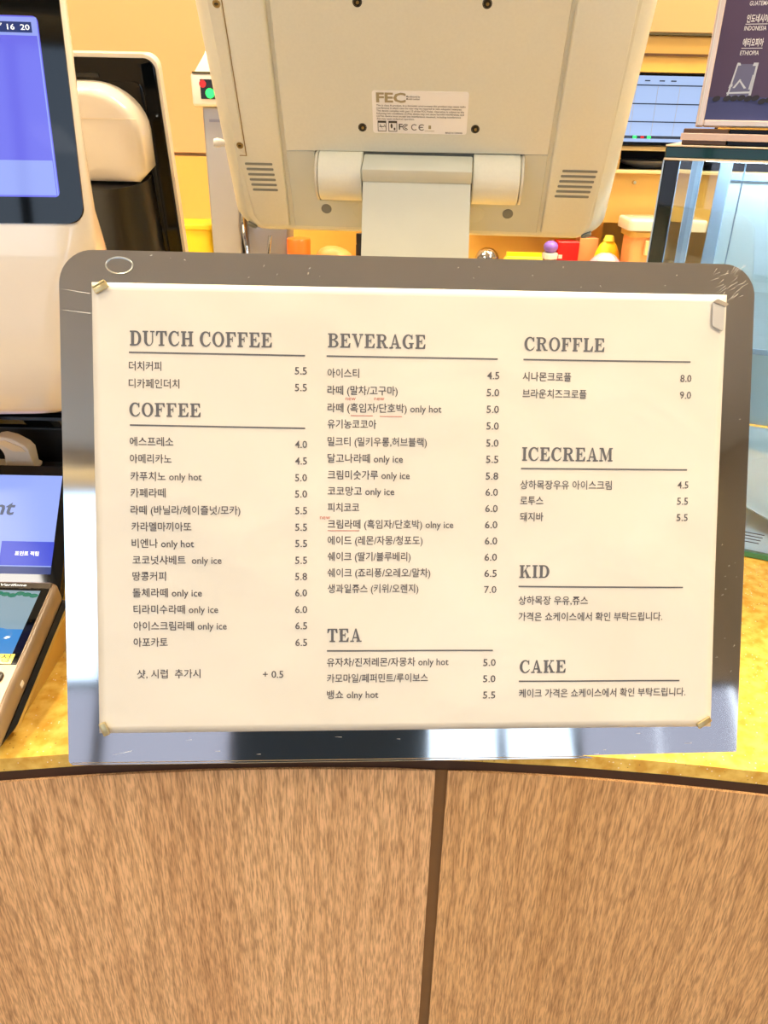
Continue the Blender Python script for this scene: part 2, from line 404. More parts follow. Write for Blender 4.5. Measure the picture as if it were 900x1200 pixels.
# slab-serif capitals for the headings, drawn as polygons (cap height 1)
def arc(cx_, cy_, rx, ry, a0, a1, n=14):
    return [(cx_ + rx * cos(radians(a0 + (a1 - a0) * i / n)), cy_ + ry * sin(radians(a0 + (a1 - a0) * i / n))) for i in range(n + 1)]
def strip(o, i): return [[o[k], o[k + 1], i[k + 1], i[k]] for k in range(len(o) - 1)]
def rc(a, b, c, d): return [(a, c), (b, c), (b, d), (a, d)]
T = .10; S0, S1 = .11, .335
def glyph(ch):
    g = []
    def stem(x0=S0, x1=S1, top=True, bot=True, e=.1):
        g.append(rc(x0, x1, 0, 1))
        if top: g.append(rc(x0 - e, x1 + e, 1 - T, 1))
        if bot: g.append(rc(x0 - e, x1 + e, 0, T))
    if ch == 'I': stem(); return g, .43
    if ch in 'EF':
        stem(bot=True); g += [rc(S1, .78, 1 - T, 1), [(.78, 1), (.62, 1 - T), (.72, .68), (.80, .68)], rc(S1, .54, .47, .47 + T), rc(.5, .56, .33, .68)]
        if ch == 'E': g += [rc(S1, .8, 0, T), [(.8, 0), (.84, .34), (.76, .34), (.62, T)]]; return g, .85
        return g, .82
    if ch == 'L': stem(); g.extend([rc(S1, .74, 0, T), [(.76, 0), (.80, .4), (.72, .4), (.56, T)]]); return g, .81
    if ch == 'T':
        g += [rc(.32, .53, 0, 1), rc(.2, .65, 0, T), rc(.04, .81, 1 - T, 1), [(.02, 1), (0, .66), (.08, .66), (.2, 1 - T)], [(.83, 1), (.65, 1 - T), (.77, .66), (.85, .66)]]; return g, .85
    if ch == 'D':
        stem(); g += [rc(S1, .46, 1 - T, 1), rc(S1, .46, 0, T)] + strip(arc(.45, .5, .44, .5, -90, 90), arc(.45, .5, .22, .5 - T, -90, 90)); return g, .9
    if ch in 'CG':
        g += strip(arc(.47, .5, .46, .52, 42, 318, 24), arc(.5, .5, .26, .52 - T, 50, 310, 24))
        g += [[(.74, .66), (.82, .66), (.82, 1), (.76, 1), (.70, .86)]]
        if ch == 'C': g += [[(.80, .17), (.87, .28), (.82, .32), (.68, .1)]]; return g, .88
        g += [rc(.62, .83, .02, .42), rc(.52, .93, .42 - T, .42)]; return g, .94
    if ch == 'O': g += strip(arc(.47, .5, .46, .52, 0, 360, 32), arc(.47, .5, .25, .52 - T, 0, 360, 32)); return g, .94
    if ch == 'U':
        g += [rc(S0, S1, .36, 1), rc(0, .43, 1 - T, 1), rc(.72, .80, .36, 1), rc(.58, .93, 1 - T, 1)] + strip(arc(.455, .37, .345, .39, 180, 360), arc(.52, .37, .20, .31, 180, 360)); return g, .93
    if ch == 'H': stem(); g.append(rc(S1, .66, .46, .46 + T)); stem(.66, .87); return g, .98
    if ch == 'B':
        stem(); g += [rc(S1, .5, 1 - T, 1), rc(S1, .5, .5, .5 + T), rc(S1, .5, 0, T)]
        g += strip(arc(.48, .765, .31, .235, -90, 90), arc(.48, .765, .12, .235 - T, -90, 90)) + strip(arc(.5, .265, .36, .265, -90, 90), arc(.5, .265, .15, .265 - T, -90, 90)); return g, .88
    if ch == 'R':
        stem(); g += [rc(S1, .5, 1 - T, 1), rc(S1, .5, .47, .47 + T)] + strip(arc(.48, .735, .34, .265, -90, 90), arc(.48, .735, .14, .265 - T, -90, 90))
        g += [[(.42, .5), (.60, .52), (.86, .06), (.66, .0)], rc(.68, .96, 0, T)]; return g, .96
    if ch == 'V':
        g += [[(.08, 1), (.31, 1), (.56, .22), (.46, -.01)], [(.46, -.01), (.54, .1), (.80, 1), (.72, 1)], rc(0, .41, 1 - T, 1), rc(.6, .92, 1 - T, 1)]; return g, .92
    if ch == 'A':
        g += [[(.42, 1.01), (.52, 1.01), (.86, 0), (.62, 0)], [(.12, 0), (.2, 0), (.46, .82), (.42, 1.01)], rc(.24, .66, .27, .27 + T), rc(0, .32, 0, T), rc(.52, .96, 0, T)]; return g, .96
    if ch == 'M':
        g += [rc(.12, .19, 0, 1), rc(0, .32, 0, T), rc(0, .3, 1 - T, 1), [(.12, 1), (.34, 1), (.62, .2), (.52, 0)], [(.52, 0), (.6, .12), (.90, 1), (.84, 1)], rc(.82, 1.03, 0, 1), rc(.72, 1.13, 0, T), rc(.88, 1.13, 1 - T, 1)]; return g, 1.13
    if ch == 'K':
        stem(); g += [[(.3, .42), (.3, .34), (.78, .96), (.7, .96)], [(.42, .56), (.56, .68), (.88, .04), (.64, .04)], rc(.56, .9, 1 - T, 1), rc(.56, .97, 0, T)]; return g, .97
    return g, .4
def heading(body, x0, x1, y0, h, z, material, parent, conform):
    pos = 0; polys = []
    for ch in body:
        if ch == ' ': pos += .38; continue
        g, w = glyph(ch)
        polys += [[(x + pos, y) for x, y in p] for p in g]
        pos += w + .10
    pos -= .10
    sx = (x1 - x0) / pos
    vs, fs = [], []
    for p in polys:
        b = len(vs)
        for x, y in p:
            X, Y = x0 + x * sx, y0 + y * h
            vs.append((X, Y, z + conform(X, Y)))
        fs.append(tuple(range(b, b + len(p))))
    me = bpy.data.meshes.new('heading_lettering'); me.from_pydata(vs, [], fs); me.update(); me.materials.append(material)
    o = bpy.data.objects.new('heading_lettering', me); COL.objects.link(o); o.parent = parent
    return o
HEADS = [
    ('DUTCH COFFEE', -186.4, -94.5, 108.6, 9.6),
    ('COFFEE', -187.3, -141.1, 62.8, 8.9),
    ('BEVERAGE', -58.1, 6.5, 109.3, 9.2),
    ('TEA', -57.9, -34.7, -87.1, 9.1),
    ('CROFFLE', 72.6, 127.2, 109.3, 9.0),
    ('ICECREAM', 72.5, 134.7, 35.9, 9.2),
    ('KID', 72.4, 93.1, -43.7, 8.8),
    ('CAKE', 73.8, 106.0, -109.5, 8.9),
]
RULES = [
    (-187.0, 104.2, -73.0, 103.7),
    (-187.0, 57.2, -72.9, 56.2),
    (-58.9, 103.7, 54.9, 103.4),
    (-58.1, -93.2, 55.1, -93.6),
    (72.2, 103.4, 186.3, 103.4),
    (72.0, 30.7, 186.6, 30.6),
    (72.0, -49.6, 186.5, -50.3),
    (73.4, -115.2, 186.5, -115.7),
]
LINES = [
    ('더치커피', -187.1, -166.3, 95.1, '5.5', -79.7, -71.8, 93.6),
    ('디카페인더치', -187.3, -154.8, 83.8, '5.5', -79.7, -71.8, 82.7),
    ('에스프레소', -187.2, -159.0, 46.1, '4.0', -79.6, -71.7, 45.4),
    ('아메리카노', -187.3, -160.2, 34.9, '4.5', -79.6, -71.7, 34.4),
    ('카푸치노 only hot', -186.9, -140.8, 23.4, '5.0', -79.6, -71.7, 23.3),
    ('카페라떼', -187.1, -164.3, 12.5, '5.0', -79.6, -71.6, 12.5),
    ('라떼 (바닐라/헤이즐넛/모카)', -187.2, -115.7, 1.2, '5.5', -79.5, -71.6, 1.4),
    ('카라멜마끼아또', -186.8, -147.8, -9.8, '5.5', -79.5, -71.6, -9.7),
    ('비엔나 only hot', -186.9, -146.2, -20.9, '5.5', -79.5, -71.5, -20.6),
    ('코코넛샤베트  only ice', -186.5, -128.2, -32.0, '5.5', -79.5, -71.5, -31.9),
    ('땅콩커피', -186.7, -164.9, -42.8, '5.8', -79.5, -71.5, -42.8),
    ('돌체라떼 only ice', -186.8, -141.3, -53.9, '6.0', -79.5, -71.5, -53.8),
    ('티라미수라떼 only ice', -186.4, -130.7, -65.1, '6.0', -79.5, -71.4, -65.1),
    ('아이스크림라떼 only ice', -186.5, -125.1, -76.3, '6.5', -79.4, -71.4, -76.2),
    ('아포카토', -186.7, -164.2, -87.3, '6.5', -79.4, -71.4, -87.6),
    ('아이스티', -58.3, -37.4, 92.3, '4.5', 47.9, 56.2, 92.3),
    ('라떼 (말차/고구마)', -58.3, -11.8, 81.1, '5.0', 47.9, 56.3, 81.0),
    ('라떼 (흑임자/단호박) only hot', -58.2, 17.5, 69.6, '5.0', 48.0, 56.3, 69.9),
    ('유기농코코아', -58.2, -25.8, 58.9, '5.0', 48.0, 56.4, 58.8),
    ('밀크티 (밀키우롱,허브블랙)', -58.1, 8.0, 47.3, '5.0', 48.0, 56.4, 47.4),
    ('달고나라떼 only ice', -58.1, -7.9, 36.2, '5.5', 48.1, 56.5, 36.5),
    ('크림미숫가루 only ice', -58.0, -3.2, 25.2, '5.8', 48.1, 56.6, 25.3),
    ('코코망고 only ice', -58.0, -13.4, 14.4, '6.0', 48.2, 56.6, 14.4),
    ('피치코코', -57.9, -36.8, 3.5, '6.0', 48.2, 56.7, 3.4),
    ('크림라떼 (흑임자/단호박) olny ice', -57.9, 26.7, -7.7, '6.0', 48.2, 56.7, -7.6),
    ('에이드 (레몬/자몽/청포도)', -57.9, 6.0, -18.6, '6.0', 48.3, 56.8, -18.6),
    ('쉐이크 (딸기/블루베리)', -57.8, -2.0, -29.5, '6.0', 48.3, 56.8, -29.7),
    ('쉐이크 (죠리퐁/오레오/말차)', -57.8, 11.5, -40.5, '6.5', 48.4, 56.9, -40.8),
    ('생과일쥬스 (키위/오렌지)', -57.7, 3.5, -51.2, '7.0', 48.4, 56.9, -51.9),
    ('유자차/진저레몬/자몽차 only hot', -58.1, 24.7, -101.5, '5.0', 48.6, 57.2, -102.2),
    ('카모마일/페퍼민트/루이보스', -58.0, 10.7, -112.6, '5.0', 48.6, 57.2, -113.5),
    ('뱅쇼 olny hot', -58.0, -23.1, -123.9, '5.5', 48.7, 57.3, -124.8),
    ('시나몬크로플', 71.9, 105.0, 91.8, '8.0', 179.6, 187.3, 92.1),
    ('브라운치즈크로플', 72.1, 115.8, 80.5, '9.0', 179.7, 187.4, 80.9),
    ('상하목장우유 아이스크림', 71.7, 134.6, 19.4, '4.5', 180.2, 187.9, 20.1),
    ('로투스', 71.9, 87.7, 8.7, '5.5', 180.3, 188.0, 9.0),
    ('돼지바', 72.1, 88.0, -2.3, '5.5', 180.4, 188.2, -2.2),
    ('상하목장 우유,쥬스', 72.2, 120.2, -59.6, None, 0, 0, 0),
    ('가격은 쇼케이스에서 확인 부탁드립니다.', 72.4, 172.8, -70.8, None, 0, 0, 0),
    ('케이크 가격은 쇼케이스에서 확인 부탁드립니다.', 73.6, 191.1, -124.1, None, 0, 0, 0),
    ('샷, 시럽  추가시', -184.7, -142.8, -108.8, '+ 0.5', -101.2, -87.4, -109.4),
]
# ================================================================ the setting
R = ROOM
def struct(name, mb, m, parent=None):
    o = mb.build(name, m, parent); 
    if parent is None: o['kind'] = 'structure'
    return o
struct('floor', MB().box(R['x0'], R['x1'], R['y0'], R['y1'], R['z0'] - .1, R['z0']), M['floor'])
struct('ceiling', MB().box(R['x0'], R['x1'], R['y0'], R['y1'], R['z1'], R['z1'] + .1), M['ceil'])
wl = struct('wall_left', MB().box(R['x0'] - .1, R['x0'], R['y0'], R['y1'], R['z0'], R['z1']), M['wall_side'])
wr = struct('wall_right', MB().box(R['x1'], R['x1'] + .1, R['y0'], R['y1'], R['z0'], R['z1']), M['wall_side'])
wb = struct('wall_back', MB().box(R['x0'], R['x1'], R['y1'], R['y1'] + .1, R['z0'], R['z1']), M['wall'])
# wall panels of the back wall with a joint between the tan boards and the yellow splashback
ZJ = .303
xs = [-3.2, -1.62, -.02, 1.58, 3.18]
for i in range(4):
    MB().box(xs[i] + .003, xs[i + 1] - .003, R['y1'] - .018, R['y1'], ZJ + .004, R['z1'], .001, 1).build('wall_panel', M['wall'], wb)
    MB().box(xs[i] + .003, xs[i + 1] - .003, R['y1'] - .014, R['y1'], -.9, ZJ - .004, .001, 1).build('splashback_panel', M['wall_low'], wb)
# street side behind the customer: low sill, header, posts and big panes
ww = struct('wall_front', MB().box(R['x0'], R['x1'], R['y0'] - .1, R['y0'], R['z0'], -.62).box(R['x0'], R['x1'], R['y0'] - .1, R['y0'], 2.08, R['z1']), M['wall_side'])
MB().box(-.47, .84, R['y0'] - .1, R['y0'] + .02, -.62, 2.08).build('pillar', M['navy'], ww)  # added unseen block, put there for the dark blue reflection in the plate
MB().box(1.96, 3.2, R['y0'] - .1, R['y0'] + .02, -.62 + 1.24, 2.08).build('blank_wall', M['wall_side'], ww)
f = struct('window_3', MB().box(1.96, 3.2, R['y0'] - .06, R['y0'], .58, .62).box(1.96, 3.2, R['y0'] - .06, R['y0'], -.62, -.57), M['mull'])  # added low strip of panes that lightens the plate's lower right reflection
for i in range(2): MB().box(1.97 + i * .615, 2.57 + i * .615, R['y0'] - .04, R['y0'] - .034, -.57, .58).build('pane', M['pane_low'], f)
for n, (a, b) in enumerate(((-3.2, -.47), (.84, 1.96))):
    k = (3, 2)[n]
    w = (b - a) / k
    fr = MB()
    for i in range(k + 1): fr.box(a + w * i - .03, a + w * i + .03, R['y0'] - .06, R['y0'], -.62, 2.08)
    fr.box(a, b, R['y0'] - .06, R['y0'], .62, .67).box(a, b, R['y0'] - .06, R['y0'], -.62, -.57)
    f = struct('window_%d' % (n + 1), fr, M['mull'])
    for i in range(k): 
        MB().box(a + w * i + .03, a + w * (i + 1) - .03, R['y0'] - .04, R['y0'] - .034, -.57, .62).build('pane', M['pane'] if n == 1 else M['pane_low'], f)  # left lower panes have a tint added to dim the plate's reflection
        MB().box(a + w * i + .03, a + w * (i + 1) - .03, R['y0'] - .04, R['y0'] - .034, .67, 2.08).build('pane', M['pane'], f)
struct('trim_1', MB().box(-3.0, 3.0, -4.56, -4.50, R['z1'] - .05, R['z1'] - .001), M['cove'])
struct('trim_2', MB().box(-3.2, 3.2, -4.48, -4.40, R['z1'] - .10, R['z1'] - .001), M['wall_side'])

# ceiling fittings
for i, (x, y, sx, sy, wt, c) in enumerate(PANELS):
    lab = ['long warm ceiling light panel over the left back counter', 'long warm ceiling light panel over the right back counter',
           'warm ceiling light panel on the right of the customer side', 'pale ceiling light panel on the left of the customer side'][i]
    t = thing('ceiling_light', lab, 'ceiling light', loc=(x, y, R['z1']), group='ceiling light panels')
    m = MB()
    for a, b, c2, d in ((-sx / 2 - .03, sx / 2 + .03, -sy / 2 - .03, -sy / 2), (-sx / 2 - .03, sx / 2 + .03, sy / 2, sy / 2 + .03), (-sx / 2 - .03, -sx / 2, -sy / 2, sy / 2), (sx / 2, sx / 2 + .03, -sy / 2, sy / 2)):
        m.box(a, b, c2, d, -.045, 0)
    m.build('light_frame', M['white_m'], t)
    MB().box(-sx / 2, sx / 2, -sy / 2, sy / 2, -.03, -.02).build('diffuser', M['lamp'] if i < 3 else M['lamp_cool'], t)
for i, (x, y) in enumerate(SPOTS):
    lab = 'round recessed downlight over the ' + ['glass showcase', 'white order screen', 'middle of the back counter', 'left part of the back counter', 'wall cabinet', 'customer side left of the menu', 'customer side right of the menu'][i]
    t = thing('downlight', lab, 'ceiling light', loc=(x, y, R['z1']), group='round downlights')
    MB().lathe([(.055, 0), (.055, -.012), (.045, -.014), (.04, -.004), (.0401, 0)], n=24, cap=False).build('bezel', M['white_m'], t, True)
    MB().lathe([(.04, -.002), (.0395, -.003)], n=24).build('lens', M['lamp'], t)

# ================================================================ the counter: concave front towards the customer
XC, YC, RAD = .012, .4062 - 1.93, 1.93
def edge_y(x, off=0.0): return YC + math.sqrt(max(0, (RAD - off) ** 2 - (x - XC) ** 2))
def arc_pts(xa, xb, off, n=40): return [(xa + (xb - xa) * i / n, edge_y(xa + (xb - xa) * i / n, off)) for i in range(n + 1)]
XA, XB = -1.35, 1.35
ctr = thing('service_counter', 'curved service counter with oak fronts and a pale speckled stone worktop', 'counter', loc=(0, 0, -1.0))
pts = arc_pts(XA, XB, 0) + [(XB, 1.18), (XA, 1.18)]
o = MB().prism([(x, y) for x, y in pts], 1.0 - .0115, 1.0, .0012, 2).build('worktop', M['stone'], ctr)
o = MB().prism(arc_pts(XA, XB, -.0008) + [(XB, 1.15), (XA, 1.15)], .06, 1.0 - .0116).build('carcass', M['recess'], ctr)
def panel(xa, xb, m):
    n = max(10, int((xb - xa) / .03))
    f = arc_pts(xa, xb, .0015, n); b = arc_pts(xa, xb, -.0006, n)
    return MB().prism(f + b[::-1], .10, 1.0 - .0205, .0008, 1).build('front_panel', m, ctr)
panel(XA, -.87, M['wood_r']); panel(-.861, .0405, M['wood_l']); panel(.0495, .95, M['wood_r']); panel(.959, XB, M['wood_l'])
for xg in (.0405, -.870, .95):
    f = arc_pts(xg, xg + .009, -.0001, 2); b = arc_pts(xg, xg + .009, -.0007, 2)
    MB().prism(f + b[::-1], .10, 1.0 - .021).build('joint_strip', M['groove'], ctr)
MB().prism(arc_pts(XA, XB, -.05) + [(XB, 1.1), (XA, 1.1)], 0, .0599).build('plinth', M['black'], ctr)

# back counter along the wall
bc = thing('back_counter', 'long cream back counter under the tan wall', 'counter', loc=(0, 1.85, -1.0))
MB().box(-1.9, 2.2, -.42, .38, 1.01, 1.05, .003).build('worktop', M['cab_cream'], bc)
for i in range(7):
    x = -1.88 + i * .58
    d = MB().box(x + .004, x + .576, -.40, -.382, .1, 1.0, .002, 1).build('door', M['cab'], bc)
    MB().box(x + .20, x + .38, -.412, -.402, .93, .945, .003).build('handle', M['chrome'], d)
MB().box(-1.9, 2.2, -.381, .38, 0, 1.0099).build('carcass', M['cab_cream'], bc)

# ================================================================ menu stand and menu sheet
BX = Vector((0.99837, 0.05619, -0.00996)); BY = Vector((-0.01168, 0.39277, 0.91956))
BY = (BY - BX * BX.dot(BY)).normalized(); BN = BX.cross(BY)
mb_ = Matrix.Identity(4)
for i in range(3): mb_[i][0], mb_[i][1], mb_[i][2], mb_[i][3] = BX[i], BY[i], BN[i], (0.02014, 0.46073, 0.15669)[i]
stand = thing('menu_stand', 'large steel display plate with rounded top corners leaning back on the counter edge', 'menu stand', mb_)
MB().prism(rrect(-.2312, .2302, -.1704, .1694, .022, 10, .003), -.0030, -.0006, .0007, 2).build('plate', M['steel'], stand)
# thin bent lip along the bottom edge
MB().box(-.2295, .2300, -.1712, -.1690, -.0030, -.0002, .0006, 1).build('bottom_lip', M['steel'], stand)
# fold-out rear support, its foot on the worktop
inv = mb_.inverted()
def bl(p): return inv @ Vector(p)
sup = MB()
for x0 in (-.12, .10):
    top = bl((x0, .0, 0)); 
    a = Vector((x0, .06, -.0031)); foot = bl((x0 + .02, .585, .0016))
    foot2 = Vector(foot); 
    sup.tube([a, (x0, .055, -.012), foot2], .0016, 6)
f1 = bl((-.10, .585, .0016)); f2 = bl((.12, .585, .0016)); sup.tube([f1, f2], .0016, 6)
sup.build('rear_support', M['steel'], stand, True)
# smudge ring and scratches on the plate
rg = [(-.1928 + .0085 * cos(2 * pi * i / 24), .1597 + .0052 * sin(2 * pi * i / 24), -.0003) for i in range(24)]
MB().tube(rg, .0006, 5, closed=True).build('sticky_ring', M['ring'], stand, True)
rnd = random.Random(3)
s = MB()
def scr(x, y, l, a, w=.00032):
    dx, dy = l * cos(a) / 2, l * sin(a) / 2; nx, ny = -sin(a) * w, cos(a) * w
    s.poly([(x - dx, y - dy), (x + dx - nx, y + dy - ny), (x + dx + nx, y + dy + ny)], -.00050)
for i in range(34): scr(.212 + rnd.uniform(-.011, .011), .157 + rnd.uniform(-.011, .010), rnd.uniform(.003, .009), radians(rnd.uniform(15, 60)), .00014)
for i in range(40):
    e = rnd.random()
    if e < .5: scr(rnd.uniform(-.2, .2), rnd.uniform(.152, .167), rnd.uniform(.0006, .002), rnd.uniform(0, 3), .0003)
    elif e < .8: scr(rnd.uniform(.213, .228), rnd.uniform(-.14, .14), rnd.uniform(.0006, .0025), rnd.uniform(0, 1), .0002)
    else: scr(rnd.uniform(-.2, .2), rnd.uniform(-.168, -.152), rnd.uniform(.001, .006), rnd.uniform(-.1, .1), .0002)
scr(-.221, .143, .019, radians(-8), .0003); scr(-.221, .130, .019, radians(-6), .0003); scr(-.196, -.163, .014, radians(12), .0003)
o = s.build('scratches', M['scratch'], stand); o['kind'] = 'stuff'

def ripple(x, y):
    r = .00045 * sin(x * 31 + y * 9 + .5) * sin(y * 27 - x * 6) + .0002 * sin(x * 70 + y * 55) * cos(y * 43)
    e = min(1, (.21 - abs(x)) / .02, (.1485 - abs(y)) / .02)
    return .0012 + r * max(0, e)
sheet = thing('menu_sheet', 'large white paper menu with coffee, beverage, tea and croffle prices on the steel plate', 'menu', mb_)
nx_, ny_ = 84, 60
vs = []; fs = []
for j in range(ny_ + 1):
    for i in range(nx_ + 1):
        x = -.21 + .42 * i / nx_; y = -.1485 + .297 * j / ny_
        wob = (-.0010 * max(0, sin((y + .1485) * 11)) if i == nx_ else 0)
        vs.append((x + wob, y, ripple(x, y)))
W_ = nx_ + 1
fs = [(j * W_ + i, j * W_ + i + 1, (j + 1) * W_ + i + 1, (j + 1) * W_ + i) for j in range(ny_) for i in range(nx_)]
me = bpy.data.meshes.new('paper'); me.from_pydata(vs, [], fs); me.materials.append(M['paper'])
for p in me.polygons: p.use_smooth = True
pap = bpy.data.objects.new('paper', me); COL.objects.link(pap); pap.parent = sheet
sol = pap.modifiers.new('thickness', 'SOLIDIFY'); sol.thickness = .0003; sol.offset = -1
mm = .001
for (b, x0, x1, y0, h) in HEADS:
    heading(b, x0 * mm, x1 * mm, y0 * mm, h * mm, .00032, M['ink_head'], sheet, ripple)
for (x0, y0, x1, y1) in RULES:
    n = 30; vs = []; fs = []
    for i in range(n + 1):
        x = (x0 + (x1 - x0) * i / n) * mm; y = (y0 + (y1 - y0) * i / n) * mm
        vs += [(x, y - .0005, ripple(x, y - .0005) + .00032), (x, y + .0005, ripple(x, y + .0005) + .00032)]
    fs = [(2 * i, 2 * i + 2, 2 * i + 3, 2 * i + 1) for i in range(n)]
    me = bpy.data.meshes.new('rule_line'); me.from_pydata(vs, [], fs); me.materials.append(M['ink_head'])
    o = bpy.data.objects.new('rule_line', me); COL.objects.link(o); o.parent = sheet
for (b, x0, x1, y, p, px0, px1, py) in LINES:
    text('item_lettering', b, x0 * mm, x1 * mm, y * mm, .0052, .00032, M['ink'], sheet, ripple, .008)
    if p: text('price_lettering', p, px0 * mm, px1 * mm, py * mm, .0054, .00032, M['ink'], sheet, ripple, .006)
for (x0, y, x1) in ((-46.4, 76.2, -39.6), (-27.4, 76.4, -20.6), (-63.0, -2.8, -56.2)):
    text('new_lettering', 'new', x0 * mm, x1 * mm, y * mm, .0032, .00032, M['ink_red'], sheet, ripple, 0)
for (x0, y0, x1, y1) in ((-42.9, 64.9, -28.2, 64.8), (-23.6, 64.6, -8.8, 64.6), (-57.9, -11.7, -36.7, -12.2)):
    m = MB(); n = 6
    for i in range(n):
        xa, xb = (x0 + (x1 - x0) * i / n) * mm, (x0 + (x1 - x0) * (i + 1) / n) * mm; y = y0 * mm
        m.poly([(xa, y - .00022, ripple(xa, y) + .00034), (xb, y - .00022, ripple(xb, y) + .00034), (xb, y + .00022, ripple(xb, y) + .00034), (xa, y + .00022, ripple(xa, y) + .00034)])
    m.build('red_underline', M['ink_red'], sheet)

# four little metal clips holding the corners
def clip(name, label, x, y, ang, w, l, m, bent=False):
    t = thing(name, label, 'clip', mb_ @ Matrix.Translation((x, y, .0016)) @ Matrix.Rotation(radians(ang), 4, 'Z'))
    MB().box(-l / 2, l / 2, -w / 2, w / 2, 0, .0022, .0007).build('body', m, t, True)
    MB().box(-l / 2 + .0004, l / 2 - .0004, w / 2 - .0010, w / 2 + .0004, .0012, .0030, .0005).build('folded_edge', m, t, True)
clip('corner_clip', 'small brass metal clip on the upper left corner of the menu sheet', -.2040, .1452, 30, .0048, .0098, M['clip'])
clip('corner_clip', 'small brass metal clip on the lower left corner of the menu sheet', -.2062, -.1452, -66, .0046, .0092, M['clip'])
clip('corner_clip', 'small brass metal clip on the lower right corner of the menu sheet', .2044, -.1452, 33, .0040, .0108, M['clip'])
t = thing('corner_clip', 'silver metal tab clip on the upper right corner of the menu sheet', 'clip', mb_ @ Matrix.Translation((.2040, .1345, .0022)))
MB().prism([(-.0042, .0088), (-.0042, -.0062), (-.0036, -.0072), (.0030, -.0104), (.0038, -.0098), (.0042, .0058)], 0, .0008, .0002, 1).build('body', M['clip_s'], t)
MB().loft([[(-.0042, .0088, .0002), (.0044, .0058, .0002), (.0044, .0058, .0012), (-.0042, .0088, .0012)], [(-.0022, .0106, .0022), (.0056, .0072, .0022), (.0056, .0072, .0032), (-.0022, .0106, .0032)]]).build('folded_edge', M['clip_s'], t)

# ================================================================ cashier's terminal seen from behind
mm_ = frame((0.0365, 0.80, 0.2901), -4.2, -29)
pos = thing('cashier_terminal', 'ivory point of sale monitor seen from behind, on a grey neck above the menu', 'monitor', mm_)
XL, XR = -.1885, .1680
# front bezel shell (screen side), then raised back with bevelled sides
rings = []
def ring(xl, xr, yb, yt, r, z): return [(x, y, z) for x, y in rrect(xl, xr, yb, yt, r, 6)]
rings = [ring(XL - .006, XR + .006, -.012, .305, .02, -.046), ring(XL - .006, XR + .006, -.012, .305, .02, -.030), ring(XL, XR, -.004, .300, .022, -.014),
         ring(XL + .008, XR - .007, .002, .296, .02, -.003), ring(XL + .0125, XR - .0115, .006, .293, .018, 0)]
# shallow recess holding the hinge is a gap between the lower strip and the main back
MB().loft(rings).build('housing', M['pos'], pos, True, 28)
# three raised fields: left band, middle plate, right band
def field(nm, p, z1=.0022, m=M['pos'], bev=.0012): return MB().prism(p, -.0005, z1, bev, 2).build(nm, m, pos, True, 30)
field('side_band', [(XL + .016, .288), (XL + .016, .085), (XL + .019, .022), (XL + .025, .0105), (-.1345, .0105), (-.1275, .288)][::-1], .0050, bev=.003)
field('side_band', [(XR - .0155, .288), (XR - .0135, .085), (XR - .0145, .026), (XR - .020, .0115), (.1095, .0115), (.1075, .288)], .0050, bev=.003)
# middle plate with a cut-out for the hinge (a U shape)
field('back_plate', [(-.1240, .288), (-.1300, .0095), (.1060, .0095), (.1045, .288), ], .0016, M['pos'], .0005) if False else None
mid = [(-.1240, .288), (-.1285, .0890), (-.1025, .0890), (-.1025, .0890), (.0845, .0902), (.1050, .0902), (.1045, .288)]
MB().prism(mid[::-1][0:0] or [(.1045, .288), (-.1240, .288), (-.1285, .0890), (.1050, .0902)], -.0005, .0030, .0006, 1).build('back_plate', M['pos'], pos)
MB().prism([(-.1285, .0888), (-.1300, .0105), (.1060, .0105), (.1050, .0900), (.0850, .0900), (.0850, .0400), (-.1030, .0390), (-.1030, .0888)], -.0005, .0026, .0005, 1).build('lower_plate', M['pos_n'], pos)
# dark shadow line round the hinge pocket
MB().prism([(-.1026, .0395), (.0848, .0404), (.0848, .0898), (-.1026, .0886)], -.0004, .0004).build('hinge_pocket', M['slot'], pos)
# cable flap on the left with its seam
MB().prism([(-.1885 + .014, .286), (-.1742, .0990), (-.1716, .0880), (-.1668, .0856), (-.1662, .0856), (-.1618, .286)], .0042, .0062, .0008, 1).build('cable_flap', M['pos'], pos)
MB().prism([(-.1656, .0846), (-.1612, .286), (-.1605, .286), (-.1648, .0840), (-.1715, .0840), (-.1715, .0846)], .0049, .0053).build('flap_seam', M['screw'], pos)
def screw(x, y, z, r, m, nm='screw'):
    o = MB().lathe([(r, 0), (r, .0004), (r * .86, .0009), (r * .5, .0009), (r * .42, .0003)], (x, y, z), n=18).build(nm, m, pos, True)
    MB().box(x - r * .45, x + r * .45, y - r * .1, y + r * .1, z + .0004, z + .0011).build('slot', M['black'], o)
screw(-.1692, .0945, .0060, .0031, M['screw']); screw(-.1668, .2092, .0060, .0031, M['screw'])
for x, y in ((-.0583, .1118), (.0395, .1124), (-.0577, .2102), (.0413, .2100)):
    o = MB().lathe([(.0037, -.001), (.0037, .0006), (.0031, .0006), (.0028, -.001)], (x, y, .0026), n=18, cap=False).build('mount_hole', M['black'], pos, True)
    MB().lathe([(.0030, -.0002), (.0030, .0003)], (x, y, .0028), n=14).build('hole_bottom', M['black'], o)
    MB().lathe([(.0014, 0), (.0010, .0008)], (x + .0003, y - .0004, .0030), n=8).build('screw_head', M['screw'], o)
for k in range(6):
    yy = .0765 - k * .0052
    MB().prism(rrect(-.1680 + k * .0006, -.1425 + k * .0003, yy - .0011, yy + .0011, .0009, 3), .0049, .0054).build('vent_slot', M['slot'], pos)
    yy = .0770 - k * .0050
    MB().prism(rrect(.1195 - k * .0006, .1505 - k * .0006, yy - .0011, yy + .0011, .0009, 3), .0049, .0054).build('vent_slot', M['slot'], pos)
